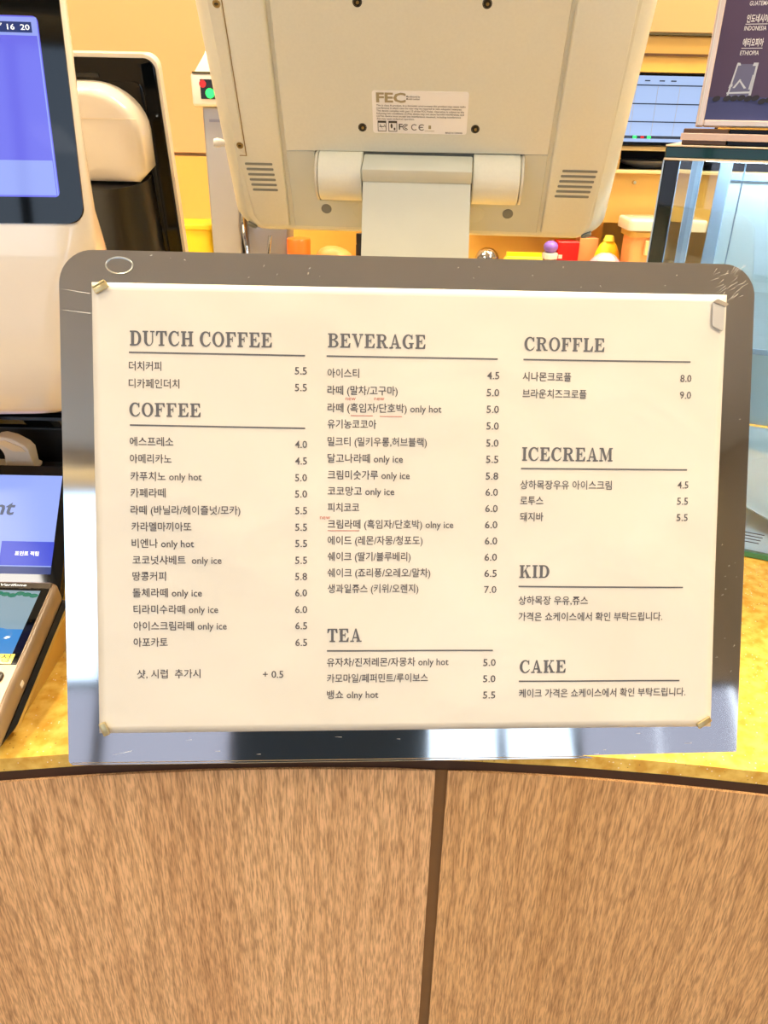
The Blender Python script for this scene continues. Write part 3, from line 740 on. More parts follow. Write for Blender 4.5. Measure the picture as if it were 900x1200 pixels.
for x in (-.0969, .0762):
    o = MB().lathe([(.0050, 0), (.0050, .0006), (.0044, .0006), (.0042, 0)], (x, .0305, .0024), n=20, cap=False).build('locking_hole', M['slot'], pos, True)
    MB().lathe([(.0044, 0), (.0043, .0003)], (x, .0305, .0024), n=20).build('hole_bottom', M['slot'], o)
for x in (-.0623, .0450):
    MB().lathe([(.0090, 0), (.0090, .0007), (.0084, .0009)], (x, .0295, .0024), n=28).build('round_boss', M['pos_n'], pos, True)
for x, r in ((-.1735, -1), (.1540, 1)):
    MB().prism([(x + .0045 * cos(a) - r * .0 + .0, .0075 + .0018 * sin(a) + r * .35 * .0045 * cos(a)) for a in [2 * pi * i / 14 for i in range(14)]], -.006, .0012).build('foot_slot', M['slot'], pos)
# rating label
lab = MB().prism(rrect(-.0490, .0322, .1072, .1438, .0022, 4), .0029, .0032).build('rating_label', M['label'], pos)
text('label_lettering', 'FEC', -.0455, -.0205, .1378, .0086, .0034, M['label_tan'], lab, off=.035)
for i, (a, b, yy, body) in enumerate(((-.0200, -.0085, .1392, 'Manufactured by'), (-.0200, -.0085, .1372, 'Model number'),
        (-.0455, .0300, .1315, 'This is class A product. In a domestic environment this product may cause radio'), (-.0455, .0270, .1292, 'interference in which case the user may be required to take adequate measures.'),
        (-.0455, .0290, .1269, 'This device complies with part 15 of the FCC Rules. Operation is subject to the'), (-.0455, .0290, .1246, 'following two conditions: (1)This device may not cause harmful interference, and'),
        (-.0455, .0265, .1223, '(2)This device must accept any interference received, including interference'), (-.0455, -.0130, .1200, 'that may cause undesired operation.'), (.0140, .0285, .1086, 'MADE IN TAIWAN'))):
    text('label_lettering', body, a, b, yy, .0017, .0034, M['label_ink'], lab, off=.01)
text('label_lettering', 'F', -.0265, -.0232, .1130, .0056, .0034, M['label_ink'], lab, off=.02)
for cx_, r in ((-.0205, .0028), (-.0203, .0015), (-.0130, .0028), (-.0066, .0028)):
    m = MB()
    for q in strip(arc(cx_, .1130, r, r, 45, 315, 12), arc(cx_, .1130, r - .0007, r - .0007, 45, 315, 12)): m.poly([(x, y, .0034) for x, y in q])
    m.build('label_mark', M['label_ink'], lab)
MB().box(-.0090, -.0055, .1127, .1133, .0033, .0034).build('label_mark', M['label_ink'], lab)
for x in (-.0448, -.0354):
    m = MB().box(x, x + .0074, .1164, .1182, .0033, .0034)
    for a, b, c, d in ((x, x + .0005, .1092, .1164), (x + .0069, x + .0074, .1092, .1164), (x, x + .0074, .1088, .1093)): m.box(a, b, c, d, .0033, .0034)
    m.build('label_mark', M['label_ink'], lab)
m = MB()
for a, b, c, d in ((-.0432, -.0424, .1150, .1112), (-.0396, -.0388, .1112, .1150)):
    m.poly([(a, .1150, .0034), (b, .1150, .0034), (-.0404 + (a + .0432), .1104, .0034)])
m.box(-.0434, -.0390, .1128, .1134, .0033, .0034); m.build('label_mark', M['label_ink'], lab)
MB().poly(arc(-.0328, .1138, .0009, .0022, 0, 360, 12)[:-1], .0034).poly(arc(-.0302, .1112, .0008, .0012, 0, 360, 10)[:-1], .0034).build('label_mark', M['label_ink'], lab)
MB().box(-.0008, .0014, .1118, .1148, .0033, .0034).box(-.0040, .0044, .1098, .1101, .0033, .0034).build('label_mark', M['label_tan'], lab)
# hinge: two barrels, end caps, cross bar and the neck down to its base
RB = .0215
for (a, b, cap) in ((-.0985, -.0585, -1), (.0400, .0815, 1)):
    o = MB().lathe([(RB - .001, a), (RB, a + .001), (RB, b - .001), (RB - .001, b)], (0, .0680, .006), 'x', 36).build('hinge_barrel', M['pos'], pos, True)
    e0 = (a - .0032, a - .0004) if cap < 0 else (b + .0004, b + .0032)
    MB().lathe([(RB - .0016, e0[0]), (RB - .0004, e0[0] + .0008), (RB - .0004, e0[1])], (0, .0680, .006), 'x', 36).build('end_cap', M['pos_d'], pos, True)
MB().box(-.0578, .0392, .0760, .0885, .004, .0285, .0015).build('cross_bar', M['pos_n'], pos, True)
inv2 = mm_.inverted()
# neck: a flat upright plate from the hinge to the base, leaning forward to the customer as it goes down
def nl(p): return tuple(inv2 @ Vector(p))
n_top = mm_ @ Vector((-.0095, .0765, .0275)); 
tx0, tx1 = -.0570, .0385
T0 = mm_ @ Vector((tx0, .0765, .0285)); T1 = mm_ @ Vector((tx1, .0765, .0285))
B0 = Vector((T0.x - .004, .668, .030)); B1 = Vector((T1.x + .004, .668 - .007, .030))
th_ = Vector((0, .022, 0))
MB().loft([[nl(T0), nl(T1), nl(T1 + th_), nl(T0 + th_)], [nl(T0 * .5 + B0 * .5 + Vector((0, -.004, 0))), nl(T1 * .5 + B1 * .5 + Vector((0, -.004, 0))), nl(T1 * .5 + B1 * .5 + th_), nl(T0 * .5 + B0 * .5 + th_)], [nl(B0), nl(B1), nl(B1 + th_), nl(B0 + th_)]]).build('neck', M['pos_n'], pos)
bm_ = MB().prism(rrect(-.11, .13, .60, .82, .03, 6), .0005, .032, .006, 3)
bm_.rot(inv2); bm_.build('base', M['pos'], pos, True)
MB().prism(rrect(XL + .004, XR - .004, .000, .296, .012, 4), -.050, -.0461, .001, 1).build('screen', M['gloss_black'], pos)
# little white knob sticking out on the left side
mk = MB().lathe([(.0020, .0), (.0030, .003), (.0042, .008), (.0034, .011)], (0, 0, 0), 'x', 12)
mk.rot(Matrix.Translation((XL - .002, .080, -.022)) @ Matrix.Rotation(pi, 4, 'Z')); mk.build('side_knob', M['white_m'], pos, True)
# ================================================================ white order screen on the left
KX = frame((-0.225, 0.60, 0.3201), 6, 7)
ks = thing('order_screen', 'white tabletop order screen with black bezel and violet display, left of the menu', 'touch screen', KX)
# shell: lofted from the screen head down to the narrower foot
def kring(xl, xr, z0, z1, y, r=.02): return [(x, y, z) for x, z in rrect(xl, xr, z0, z1, r, 6)]
MB().loft([kring(-.250, -.030, -.200, -.010, -.1440, .03), kring(-.258, -.0210, -.205, -.0050, -.1385, .034), kring(-.262, -.0145, -.180, -.0005, -.1000, .034), kring(-.270, -.0040, -.120, .0020, -.0500, .030),
           kring(-.276, .0030, -.060, .0020, -.0150, .020), kring(-.2765, .0030, -.034, .0006, .0100, .014), kring(-.2760, .0028, -.020, .0006, .0600, .009), kring(-.2760, .0024, -.014, .0006, .1900, .006), kring(-.270, -.002, -.012, -.004, .1960, .003)]).build('shell', M['white'], ks, True, 60)
bz = MB().prism(rrect(-.2725, .0005, -.0002, .1880, .0115, 8), .0002, .0020, .0006, 1).build('bezel', M['gloss_black'], ks)
dp = MB().prism(rrect(-.2560, -.0150, .0178, .1312, .0035, 5), .0019, .00215).build('display', M['ui_violet'], bz)
MB().box(-.2550, -.0158, .1195, .1303, .00215, .0023).build('header_bar', M['ui_pale'], ks)
MB().box(-.0700, -.0195, .1212, .1275, .0023, .0024).build('clock_field', M['ui_navy'], ks)
text('clock_lettering', '16  20', -.0355, -.0208, .1242, .0036, .0026, M['ui_text'], ks, off=.01)
text('clock_lettering', '04.17', -.0460, -.0385, .1256, .0016, .0026, M['ui_text'], ks, off=.01)
text('clock_lettering', '오후', -.0460, -.0405, .1230, .0018, .0026, M['ui_text'], ks, off=.01)
MB().box(-.2550, -.0172, .0190, .0420, .00215, .0023).build('lower_panel', M['ui_pale'], ks)
MB().box(-.0166, -.0158, .0190, .1195, .00215, .0023).build('side_line', M['ui_pale'], ks)

# black box the screen stands on
bb = thing('cash_box', 'black glossy box under the white order screen', 'box', loc=(-.40, .82, 0))
MB().box(-.165, .121, -.105, .022, .1285, .1745, .002, 1).build('riser', M['black'], bb)
MB().box(-.17, .125, -.115, .03, .003, .129, .004).build('body', M['gloss_black'], bb)
MB().box(-.165, .121, -.1175, -.1148, .012, .118, .001).build('front_door', M['black'], bb)
MB().box(.088, .1045, -.1075, -.1048, .1350, .1520, .0006).build('badge', M['taupe'], bb)
for x in (-.15, .10):
    MB().lathe([(.01, 0), (.01, .004)], (x, -.06, 0), n=12).build('foot', M['black'], bb)

# white curled lever on a low printer
pr = thing('receipt_printer', 'low black printer with a white strip in front of the black box', 'printer', loc=(-.40, .678, 0))
MB().box(-.12, .122, -.014, .022, .0005, .0850, .003).build('body', M['black'], pr)
MB().box(-.12, .060, -.013, .014, .0855, .0895, .001).build('paper_slot_strip', M['white_m'], pr)
lv = thing('curled_lever', 'small white curled plastic lever on the low printer', 'lever', loc=(-.3500, .674, .0892))
prof = [(-.0155, .0250), (-.0170, .0290), (-.0150, .0325), (-.0090, .0335), (.0010, .0310), (.0110, .0250), (.0150, .0200), (.0155, .0050), (.0185, .0035), (.0180, .0005), (-.0105, .0005), (-.0100, .0120), (-.0080, .0165), (-.0110, .0200)]
mk = MB().prism([(x, z) for x, z in prof], -.007, .007, .0012, 2)
mk.rot(Matrix.Rotation(radians(90), 4, 'X')); mk.build('body', M['white_m'], lv, True, 50)
mk = MB().prism([(-.0128, .0270), (-.0130, .0295), (-.0060, .0300), (.0080, .0235), (.0120, .0185), (.0000, .0190)], .0068, .0078, .0003, 1)
mk.rot(Matrix.Rotation(radians(90), 4, 'X')); mk.build('inner_face', M['cream_line'], lv)

# black-backed screen with white rim behind it
SX = frame((-0.2185, 0.85, 0.2657), 0, -12)
sl = thing('rear_screen', 'black-backed screen with a white rim and white hinge cover, behind the order screen', 'monitor', SX)
MB().prism(rrect(-.270, .0015, -.100, .1800, .012, 8), -.014, -.002, .0014, 3).build('rim', M['white'], sl, True)
MB().prism(rrect(-.266, -.0014, -.097, .1768, .010, 8), -.0042, -.0005, .001, 2).build('back_panel', M['gloss_black'], sl, True)
MB().prism(rrect(-.250, -.0145, -.090, .1580, .009, 8), -.0008, .0016, .0016, 2).build('inner_panel', M['gloss_black'], sl, True)
MB().box(-.110, -.0550, .1608, .1640, -.0008, .0006).build('card_slot', M['black'], sl)
# white rounded hinge cover
def cap_ring(z, g=0.0): return [(x, y, z) for x, y in ([(-.150 + g, .0765 + g), (-.0235 - g * .5, .0765 + g), (-.0145 - g, .0850 + g)] + [(-.0135 - g - (1 - cos(radians(a))) * .048, .118 + sin(radians(a)) * (.0405 - g)) for a in range(0, 91, 10)] + [(-.150 + g, .1585 - g)])]
MB().loft([cap_ring(.0012), cap_ring(.030, .0003), cap_ring(.036, .0025), cap_ring(.038, .006)]).build('hinge_cover', M['white'], sl, True, 50)
MB().box(-.150, -.0148, .1338, .1343, .0375, .0386).build('cover_seam', M['cream_line'], sl)
mk = MB().lathe([(.044, -.130), (.044, .0), (.0435, .0760)], (-.062, 0, .0120), 'y', 32); 
mk.build('neck', M['black'], sl, True)
mk = MB().prism(rrect(-.36, -.18, .862, 1.02, .02, 6), .0005, .14, .008, 2); mk.rot(SX.inverted()); mk.build('base', M['black'], sl, True)

# tilted tablet
TX = frame((-0.2964, 0.5818, 0.02), 0, 41)
tb = thing('point_tablet', 'black tablet with pale blue display tilted up behind the card reader', 'tablet', TX)
MB().prism(rrect(-.150, .0090, -.0170, .1065, .004, 5), -.009, 0, .0008, 2).build('body', M['gloss_black'], tb)
dd = MB().box(-.1440, -.0018, .0052, .0972, 0, .0003).build('display', M['tab_pale'], tb)
MB().box(-.1440, -.0012, .0052, .0118, .0002, .0005).build('bottom_strip', M['tab_strip'], tb)
MB().box(-.0488, -.0014, .0128, .0348, .0003, .0006).build('blue_button', M['tab_blue'], tb)
text('button_lettering', '포인트 적립', -.0355, -.0140, .0235, .0034, .0008, M['ui_text'], tb, off=.01)
text('display_lettering', 'Point', -.0890, -.0410, .0655, .0150, .0006, M['tab_grey'], tb, off=.02, shear=.2)
mk = MB().prism([(-.004, 0), (.066, .0640), (.066, .002), (.01, 0)], -.12, -.03)
mk.rot(Matrix(((0, 0, 1, 0), (1, 0, 0, 0), (0, 1, 0, 0), (0, 0, 0, 1)))); 
mk.rot(TX.inverted() @ Matrix.Translation((-.2964, .590, .0006))); mk.build('prop', M['black'], tb)

# card reader in its cradle
RX = frame((-0.2557, 0.5091, 0.065), 0, 74)
cr = thing('card_reader', 'taupe card payment reader with colour display and keypad at the left counter edge', 'card reader', RX)
W0 = -.0700
def rr_ring(xl, xr, yb, yt, z, r=.006, rb=.014): return [(x, y, z) for x, y in rrect(xl, xr, yb, yt, r, 6, rb)]
MB().loft([rr_ring(W0 + .002, -.0005, -.1480, -.001, -.020), rr_ring(W0, .0014, -.1500, .0010, -.016), rr_ring(W0, .0014, -.1500, .0010, -.004), rr_ring(W0 + .0012, .0004, -.1488, -.0002, -.0008), rr_ring(W0 + .003, -.0014, -.1470, -.0020, 0)]).build('body', M['taupe'], cr, True, 50)
MB().prism(rrect(W0 + .0035, -.0018, -.1465, -.0022, .005, 5, .012), -.0003, .0006, .0005, 1).build('face_plate', M['taupe_l'], cr)
MB().box(W0 + .004, -.0022, -.0790, -.0080, .0005, .0010, .0003, 1).build('screen_glass', M['gloss_black'], cr)
MB().box(W0 + .004, -.0022, -.0078, -.0024, .0005, .0009).build('logo_strip', M['key'], cr)
text('logo_lettering', 'Verifone', -.0420, -.0210, -.0050, .0026, .0012, M['ui_text'], cr, off=.02, shear=.2)
SCX1 = -.0085
MB().box(-.0615, SCX1, -.0230, -.0105, .0010, .0012).build('display_top', M['rd_a'], cr)
MB().box(-.0615, SCX1, -.0480, -.0230, .0010, .0012).build('display_middle', M['rd_a'], cr)
MB().box(-.0615, SCX1, -.0700, -.0480, .0010, .0012).build('display_lower', M['rd_b'], cr)
m = MB()
for q in range(9): m.ball((-.056 + q * .0055, -.0135 - (q % 3) * .0010, .0012), .0036, .0022, .0003, 8, 4)
m.build('leaf_pattern', M['rd_g'], cr)
m = MB().ball((-.030, -.0530, .0011), .018, .0075, .0003, 20, 4).ball((-.046, -.045, .0011), .012, .005, .0003, 14, 4); m.build('wave_pattern', M['rd_b'], cr)
MB().box(-.0615, -.0062, -.0788, -.0703, .0010, .0013).build('yellow_strip', M['rd_y'], cr)
text('strip_lettering', '무선신성', -.0420, -.0085, -.0745, .0058, .0015, M['ink_dark'], cr, off=-.004)
for r in range(4):
    for c in range(3):
        xk = -.0210 - c * .0185; yk = -.0900 - r * .0125
        k = MB().prism(rrect(xk, xk + .0135, yk - .0040, yk + .0040, .0028, 4), .0004, .0026, .0009, 2).build('key', M['key'], cr, True)
        if r < 3:
            num = str(r * 3 + (3 - c))
            text('key_lettering', num, xk + .0080, xk + .0100, yk, .0034, .0028, M['label'], k, off=0)
m = MB().prism([(-.004, -.118), (-.004, -.134), (-.010, -.142), (-.012, -.142), (-.0065, -.134), (-.0065, -.118)], .0012, .0024, .0005, 1); m.build('blue_edge_light', M['ui_navy'], cr)
# cradle: black seam and golden lower shell down to the worktop
mk = MB().loft([rr_ring(W0 + .004, .0006, -.140, .000, -.020), rr_ring(W0 + .004, .0030, -.1250, .002, -.0235)]); mk.build('seam_band', M['black'], cr)
pts8 = lambda x0, x1, y0, y1, z: [(x0, y0, z), (x1, y0, z), (x1, y1, z), (x0, y1, z)]
rxi = RX.inverted()
def rl(p): return tuple(rxi @ Vector(p))
tR = [RX @ Vector((x, y, -.0235)) for x, y in ((W0 + .006, -.1180), (.0050, -.1180), (.0050, .0020), (W0 + .006, .0020))]
bR = [Vector((-.322, .4290, .0008)), Vector((-.2590, .4290, .0008)), Vector((-.2590, .545, .0008)), Vector((-.322, .545, .0008))]
MB().loft([[rl(p) for p in bR], [rl(p) for p in tR]]).build('cradle', M['gold'], cr)
MB().box(.0012, .0020, -.0900, -.0855, -.0120, -.0080, .0002, 1).build('side_button', M['white_m'], cr)

# ================================================================ glass showcase on the right
GX = frame((0.2514, 0.736, 0.0), -23, 0)
gc = thing('glass_showcase', 'dark framed countertop glass showcase on the right behind the menu', 'display case', GX)
CW, CH, CD = .74, .3776, .42
MB().box(-.014, CW, .3676, .3772, -CD, .001, .0012, 1).build('top_panel', M['case_teal'], gc)
MB().box(-.0142, CW, .3768, .3780, -CD, .0018, .0003, 1).build('top_trim', M['cream_line'], gc)
MB().box(-.0142, CW, .3660, .3678, -.004, .0018, .0003, 1).build('top_trim', M['cream_line'], gc)
MB().box(-.0132, -.0005, .0005, .3660, -.0132, 0, .0008, 1).build('corner_post', M['case_black'], gc)
MB().box(-.0146, -.0133, .0005, .3660, -.0060, .0004, .0003, 1).build('post_edge', M['ice'], gc)
MB().box(CW - .0132, CW, .0005, .3660, -.0132, 0, .0008, 1).build('corner_post', M['case_black'], gc)
MB().box(-.0132, -.0005, .0005, .3660, -CD, -CD + .0132, .0008, 1).build('corner_post', M['ice'], gc)
MB().box(CW - .0132, CW, .0005, .3660, -CD, -CD + .0132, .0008, 1).build('corner_post', M['ice'], gc)
MB().box(0, CW - .0135, .0060, .3660, -.0050, -.0004).build('front_pane', M['case_glass'], gc)
MB().box(0, CW - .0135, .0005, .0065, -.0052, .0006, .0005, 1).build('pane_edge', M['green_edge'], gc)
MB().box(-.0120, -.0075, .0060, .3660, -CD + .0135, -.0135).build('side_pane', M['case_glass'], gc)
MB().box(0, CW - .0135, .0004, .0060, -CD + .0135, -.0065).build('floor_plate', M['ice_white'], gc)
# rear sliding doors in pale blue frames
for i, x in enumerate((.02, .26, .48)):
    d = MB().box(x, x + .016, .0065, .3655, -CD + .002, -CD + .010, .001, 1).box(x + .016, x + .22, .3300, .3400, -CD + .002, -CD + .010, .001, 1).build('rear_door_frame', M['ice'], gc)
    MB().box(x + .016, x + .22, .0065, .3298, -CD + .004, -CD + .006).build('rear_door_pane', M['frost'], d)
MB().box(.002, CW - .016, .1950, .2000, -CD + .05, -.05).build('glass_shelf', M['case_glass'], gc)
MB().box(.002, CW - .016, .1948, .2002, -.0502, -.0490).build('shelf_edge', M['ice'], gc)
for x in (.004, CW - .020): MB().box(x, x + .004, .1895, .1949, -CD + .05, -.05).build('shelf_bracket', M['chrome'], gc)
MB().box(.02, CW - .03, .3655, .3675, -.030, -.010).build('light_strip', M['led'], gc)  # added glow to brighten the inside of the case, no known lamp
MB().box(.02, CW - .03, .3655, .3675, -CD + .03, -CD + .05).build('light_strip', M['led'], gc)
for k in range(4): MB().box(.1180, .1425 - k * .0010, .0277 - k * .0034, .0283 - k * .0034, .0000, .0006).build('vent_line', M['vent'], gc)
# inner seam lines of the front glass
for x in (.0522, ): MB().box(x, x + .0012, .0065, .3655, -.0062, -.0051).build('glass_joint', M['ice'], gc)

G = GX
pl = thing('cake_plate', 'round white cake plate inside the glass showcase', 'plate', mtx=GX @ Matrix.Translation((.22, .0062, -.14)) @ Matrix.Rotation(radians(-90), 4, 'X'))
MB().lathe([(.050, 0), (.055, .002), (.100, .010), (.118, .018), (.1185, .0195), (.116, .0195), (.098, .0125), (.052, .0050), (.001, .0045)], n=48).build('dish', M['ice_white'], pl, True, 60)
mk = MB().lathe([(.058, .0125), (.059, .0122), (.059, .0055), (.058, .0052)], n=40, cap=False); mk.build('rim_band', M['lemon'], pl, True)

# flat box and poster sign on top of it
tr = thing('flat_tray_box', 'flat box with a pale band and walnut end on top of the showcase', 'box', mtx=GX @ Matrix.Translation((-.002, .3784, -.002)))
MB().box(0, .036, 0, .0125, -.12, 0, .0006, 1).build('walnut_end', M['brown'], tr)
MB().box(.0365, .42, 0, .0125, -.12, 0, .0006, 1).build('body', M['gloss_black'], tr)
MB().box(-.0014, .42, .0035, .0090, .0001, .0020, .0004, 1).build('pale_band', M['pinkish'], tr)
PX = frame((0.2698, 0.7582, 0.3928), -20, 4)
ps = thing('poster_sign', 'framed plum poster sign of coffee origins on top of the showcase', 'sign', PX)
PW, PH, PO = .210, .297, -.0030
m = MB()
for a, b, c, d in ((PO, PO + .0062, 0, PH), (PO + PW, PO + PW + .0062, 0, PH), (PO + .0062, PO + PW, 0, .0052), (PO + .0062, PO + PW, PH - .0052, PH)): m.box(a, b, c, d, -.012, 0, .0008, 1)
m.build('frame', M['post_frame'], ps)
MB().box(PO + .0018, PO + .0026, 0.001, PH - .001, 0, .0007).build('frame_groove', M['white_m'], ps)
MB().box(PO + .0062, PO + PW, .0052, PH - .0052, -.009, -.004).build('print', M['post'], ps)
MB().box(PO + .0063, PO + PW - .0002, .0054, .0230, -.0041, -.0038).build('print_table', M['post_b'], ps)
for (k, kx0, kx1, yk, en, ex0, ex1, ye, yl) in (('에티오피아', .0225, .0385, .0634, 'ETHIOPIA', .0220, .0366, .0560, .0596), ('인도네시아', .0220, .0388, .0806, 'INDONESIA', .0215, .0386, .0739, .0770),
                                           (None, .0225, .0380, .0992, 'GUATEMALA', .0219, .0405, .0916, .0952)):
    if k: text('poster_lettering', k, kx0, kx1, yk, .0050, -.0035, M['post_white'], ps, off=.02)
    text('poster_lettering', en, ex0, ex1, ye, .0036, -.0035, M['post_white'], ps, off=.008)
    MB().box(kx0 - .0003, kx1, yl - .00022, yl + .00022, -.0038, -.0035).build('poster_line', M['post_white'], ps)
MB().poly([(.0180, .0215), (.0365, .0240), (.0378, .0480), (.0222, .0480)], -.0037).build('poster_glass_body', M['post_gl2'], ps)
m = MB()
for q in ([(.0172, .0212), (.0186, .0212), (.0226, .0484), (.0214, .0484)], [(.0352, .0245), (.0370, .0245), (.0380, .0484), (.0364, .0484)], [(.0172, .0255), (.0370, .0262), (.0370, .0276), (.0174, .0268)],
          [(.0212, .0300), (.0258, .0368), (.0270, .0362), (.0230, .0300)], [(.0258, .0368), (.0322, .0300), (.0304, .0296), (.0256, .0352)], [(.0180, .0300), (.0210, .0312), (.0208, .0332), (.0186, .0326)],
          [(.0214, .0466), (.0246, .0470), (.0238, .0488), (.0216, .0490)], [(.0338, .0466), (.0380, .0466), (.0381, .0490), (.0344, .0490)], [(.0340, .0290), (.0362, .0290), (.0368, .0400), (.0352, .0400)]): m.poly([(x, y, -.0036) for x, y in q])
m.build('poster_glass_drawing', M['post_glass'], ps)
rnd = random.Random(5)
for k in range(9):
    x = .0130 + k * .0056 if k else .0100
    y = .0210 + rnd.uniform(-.001, .0018)
    MB().poly([(x + .0032 * cos(a), y + .0022 * sin(a) + .0006 * cos(a), -.0034 + k * .00003) for a in [2 * pi * i / 12 for i in range(12)]]).build('poster_bean', M['bean'], ps)

# ================================================================ behind the counter
# grinder: white head with lit digits on a grey column
gr = thing('tall_dispenser', 'grey column machine with a white head and red and green lights, left of the terminal', 'machine', loc=(-.33, 1.72, .05))
MB().box(-.0620, .07, -.02, .14, .36, .4180, .006, 3).build('head', M['white_m'], gr, True)
MB().loft([[(-.0560, -.012, .4180), (.07, -.012, .4180), (.07, .13, .4180), (-.0560, .13, .4180)], [(-.0330, .004, .4550), (.06, .004, .4550), (.06, .12, .4550), (-.0330, .12, .4550)], [(-.018, .02, .4700), (.05, .02, .4700), (.05, .11, .4700), (-.018, .11, .4700)]]).build('hopper_lid', M['white'], gr, True)
MB().box(-.0580, .068, -.021, .13, .4165, .4195).build('lid_seam', M['joint'], gr)
MB().box(-.0440, .0300, -.0215, -.0195, .3730, .4070, .001, 1).build('light_window', M['black'], gr)
MB().lathe([(.0068, 0), (.006, .001)], (-.0385, 0, 0), 'y', 16).rot(Matrix.Translation((0, -.0225, .3990))).build('red_light', M['r_led'], gr)
MB().lathe([(.0085, 0), (.0078, .001)], (-.0255, 0, 0), 'y', 16).rot(Matrix.Translation((0, -.0225, .3830))).build('green_light', M['g_led'], gr)
MB().lathe([(.0085, 0), (.0078, .001)], (.0100, 0, 0), 'y', 16).rot(Matrix.Translation((0, -.0225, .3830))).build('green_light', M['g_led'], gr)
MB().box(-.0480, .0120, 0, .10, .0, .36, .003).build('column', M['grey_l'], gr)
MB().box(-.0350, .02, -.003, .0, .333, .338).build('column_slot', M['grey'], gr)
MB().box(.0130, .1100, .02, .14, .0, .2050, .006).build('side_housing', M['grey'], gr, True)
MB().box(.0180, .0240, .012, .02, .02, .185).build('dark_gap', M['brown'], gr)
MB().tube([(.020, -.004, .16), (.022, -.012, .12), (.030, -.016, .075), (.050, -.016, .060), (.070, -.012, .072), (.076, -.004, .12)], .004, 8).build('wire_handle', M['chrome'], gr, True)

yb_ = thing('yellow_tub', 'bright yellow tub on the back counter beside the black-backed screen', 'tub', loc=(-.485, 1.80, .05))
MB().prism(rrect(-.09, .10, -.05, .05, .012, 4), 0, .125, .003, 2).build('body', M['yellow'], yb_)
MB().prism(rrect(-.094, .104, -.054, .054, .014, 4), .1255, .136, .003, 2).build('lid', M['yellow'], yb_)

# wall cabinet on the right with hood panel, niche and screen
wc = thing('wall_cabinet', 'tan wall cabinet with an open dark niche on the right', 'cabinet', loc=(0, 1.70, 0))
MB().box(.16, 1.5, .05, .50, .5530, 1.2, .002, 1).build('upper_door', M['wall'], wc)
MB().box(.16, 1.5, .052, .50, .4860, .5495, .002, 1).build('hood_panel', M['cab'], wc)
MB().box(.16, 1.5, .046, .052, .5495, .5530).build('dark_joint', M['joint'], wc)
MB().box(.16, 1.5, .048, .052, .5150, .5190).build('shadow_joint', M['brown'], wc)  # brownish joint line across the hood panel
MB().box(.16, 1.5, .03, .50, .4842, .4858).build('hood_lip', M['cab_cream'], wc)
MB().box(.16, 1.5, .09, .50, .3565, .4840).build('back_board', M['cab'], wc)
MB().box(.16, 1.5, 0, .50, .3480, .3562, .001, 1).build('shelf', M['cab_cream'], wc)
MB().box(.16, 1.5, 0, .50, .3060, .3125, .001, 1).build('shelf', M['cab_cream'], wc)
MB().box(.16, .4620, .01, .50, .3128, .3478).build('niche_side', M['cab'], wc)
MB().box(.4622, 1.5, .30, .50, .3128, .3478).build('niche_back', M['shelf_in'], wc)
MB().box(.4622, 1.499, .012, .299, .3465, .3479).build('niche_top', M['shelf_in'], wc)
MB().box(.4622, 1.499, .030, .299, .3126, .3130).build('niche_floor', M['shelf_in'], wc)
MB().box(.16, 1.5, .012, .50, .2100, .3058, .001, 1).build('lower_panel', M['cab'], wc)
MB().box(.16, .468, .09, .50, .0505, .2098).build('side_panel', M['wall_low'], wc)
MB().lathe([(.004, 0), (.003, -.008)], (.497, .012, .2890), 'y', 12).build('knob', M['chrome'], wc)
ws = thing('wall_screen', 'flat order monitor with pale rows on the shelf of the wall cabinet', 'monitor', loc=(0, 1.690, 0))
MB().box(.20, .640, .0, .03, .3564, .4838, .002, 1).build('casing', M['gloss_black'], ws)
MB().box(.2080, .632, -.0012, 0, .3640, .4780).build('display', M['wscr'], ws)
for z in (.4620, .4305, .3995): MB().box(.2080, .632, -.0022, -.0012, z - .0010, z + .0010).build('row_line', M['wscr_d'], ws)
MB().box(.2080, .632, -.0022, -.0012, .3700, .3750).build('task_bar', M['wscr_d'], ws)
for x, m in ((.478, M['g_led']), (.493, M['r_led']), (.506, M['g_led'])): MB().prism(rrect(x - .0035, x + .0035, .3705, .3745, .0015, 3), 0, .001).rot(Matrix(((1, 0, 0, 0), (0, 0, -1, -.0022), (0, 1, 0, 0), (0, 0, 0, 1)))).build('task_icon', m, ws)
for x in (.482, .510, .532): MB().box(x, x + .010, -.0022, -.0012, .4685, .4705).build('header_mark', M['wscr_d'], ws)
for k in range(10): MB().box(.215 + k * .042, .2155 + k * .042, -.0018, -.0012, .376, .460).build('column_line', M['grey_l'], ws)
pt = thing('white_dish', 'white oval dish in the dark niche of the wall cabinet', 'dish', loc=(.545, 1.80, .3131))
MB().lathe([(.028, 0), (.032, .001), (.060, .010), (.066, .0145), (.064, .0150), (.05, .0090), (.001, .004)], n=32).build('bowl', M['white_m'], pt, True, 60)
# canister with white lid and cream note
cn = thing('lidded_canister', 'square amber canister with a broad white lid under the wall cabinet', 'canister', loc=(.518, 1.640, .05))
MB().prism(rrect(-.038, .030, -.035, .035, .008, 4), 0, .155, .002, 1).build('body', M['peach'], cn)
MB().prism(rrect(-.043, .036, -.041, .041, .010, 4), .1460, .1580, .003, 2).build('collar', M['cab'], cn)
MB().prism(rrect(-.050, .105, -.045, .050, .012, 4), .1585, .1800, .006, 3).build('lid', M['white'], cn, True)
MB().box(-.012, .019, -.0440, -.0355, .1130, .1400, .0008, 1).build('note', M['cab_cream'], cn)
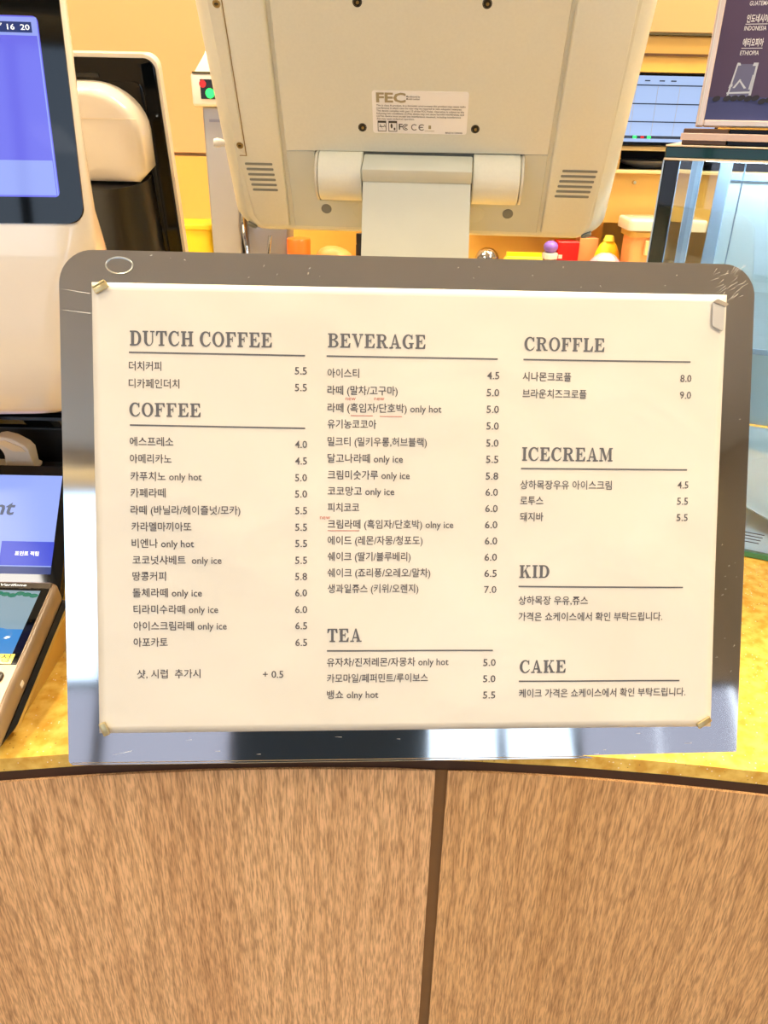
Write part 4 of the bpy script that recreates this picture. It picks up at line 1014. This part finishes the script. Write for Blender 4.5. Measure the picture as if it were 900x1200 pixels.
# small goods along the back counter
def jar(nm, lab, cat, x, y, r, h, mb_body, m_lid, lidh=.02):
    t = thing(nm, lab, cat, loc=(x, y, .05), group='goods on the back counter')
    MB().lathe([(r * .92, 0), (r, .004), (r, h - lidh - .004), (r * .86, h - lidh)], n=24).build('body', mb_body, t, True)
    MB().lathe([(r * .95, h - lidh), (r * .97, h - .003), (r * .9, h)], n=24).build('lid', m_lid, t, True)
    return t
jar('sauce_bottle', 'orange-lidded bottle with a red and white body, leftmost on the back counter', 'bottle', -.192, 1.70, .026, .118, M['red'], M['orange'], .035)
MB().box(-.006, .008, -.0275, -.0255, .03, .082).build('paper_stripe', M['white_m'], COL.objects[-1].parent if False else bpy.data.objects['sauce_bottle'])
t = thing('bread_bun', 'tan bread bun on the back counter left of the grey neck', 'bread', loc=(-.116, 1.70, .05))
MB().ball((0, 0, .052), .050, .04, .0515, 20, 12).build('crust', M['bread'], t, True)
MB().ball((-.006, -.004, .080), .034, .026, .026, 16, 8).build('top_crust', M['bread'], t, True)
jar('black_jar', 'small black jar just left of the grey monitor neck', 'jar', -.062, 1.72, .010, .128, M['black'], M['black'], .02)
t = thing('glass_bauble', 'shiny silver ball ornament right of the grey monitor neck', 'ornament', loc=(.205, 1.68, .05))
MB().ball((0, 0, .085), .026, .026, .026, 20, 12).build('ball', M['chrome'], t, True); MB().lathe([(.02, 0), (.012, .02), (.010, .0600), (.012, .062)], n=16).build('stem', M['chrome'], t, True)
t = thing('yellow_snack_bag', 'crumpled yellow snack bag beside the silver ball', 'snack bag', loc=(.275, 1.64, .05))
MB().loft([[(a * sx, b, z) for a, b in ((-.05, -.012), (-.02, -.02), (.02, -.018), (.05, -.010), (.05, .012), (.0, .02), (-.05, .012))] for sx, z in ((.9, 0), (1, .02), (1.02, .06), (.9, .085), (.7, .100))]).build('pouch', M['lemon'], t, True)
MB().box(-.036, .036, -.002, .002, .0985, .108).build('top_seal', M['yellow'], t)
jar('purple_ball_jar', 'small jar topped by a purple ball beside the red box', 'jar', .340, 1.70, .017, .100, M['thin_glass'] if 'thin_glass' in M else M['white'], M['white_m'], .012)
MB().ball((0, 0, .1115), .0155, .0155, .0125, 16, 10).build('purple_ball', M['purple'], bpy.data.objects['purple_ball_jar'], True)
t = thing('red_carton', 'bright red carton on the back counter under the monitor corner', 'carton', loc=(.378, 1.72, .05))
MB().box(-.024, .022, -.02, .02, 0, .122, .001, 1).build('box_body', M['red'], t); MB().box(-.020, -.012, -.0208, -.0201, .088, .096).build('white_dot', M['white_m'], t)
t = thing('peach_carton', 'peach coloured carton right of the red carton', 'carton', loc=(.424, 1.74, .05))
MB().box(-.020, .020, -.02, .02, 0, .128, .001, 1).build('box_body', M['peach'], t); MB().box(-.020, .020, -.0208, -.0201, .03, .07).build('pale_band', M['cab_cream'], t)
t = thing('pink_candy_bag', 'pink and white candy bag in front of the canister', 'snack bag', loc=(.435, 1.615, .05))
MB().ball((0, 0, .058), .042, .025, .057, 20, 12).build('pouch', M['pink'], t, True); MB().ball((.0, -.01, .095), .02, .012, .018, 12, 8).build('white_swirl', M['white_m'], t, True)
t = thing('lemon_squeezer_pack', 'round lemon yellow pack behind the pink candy bag', 'pack', loc=(.452, 1.67, .05))
MB().ball((0, 0, .068), .030, .022, .066, 16, 10).build('pack_body', M['yellow'], t, True); MB().lathe([(.012, .130), (.008, .140)], n=12).build('cap', M['lemon'], t)

fill_texts()
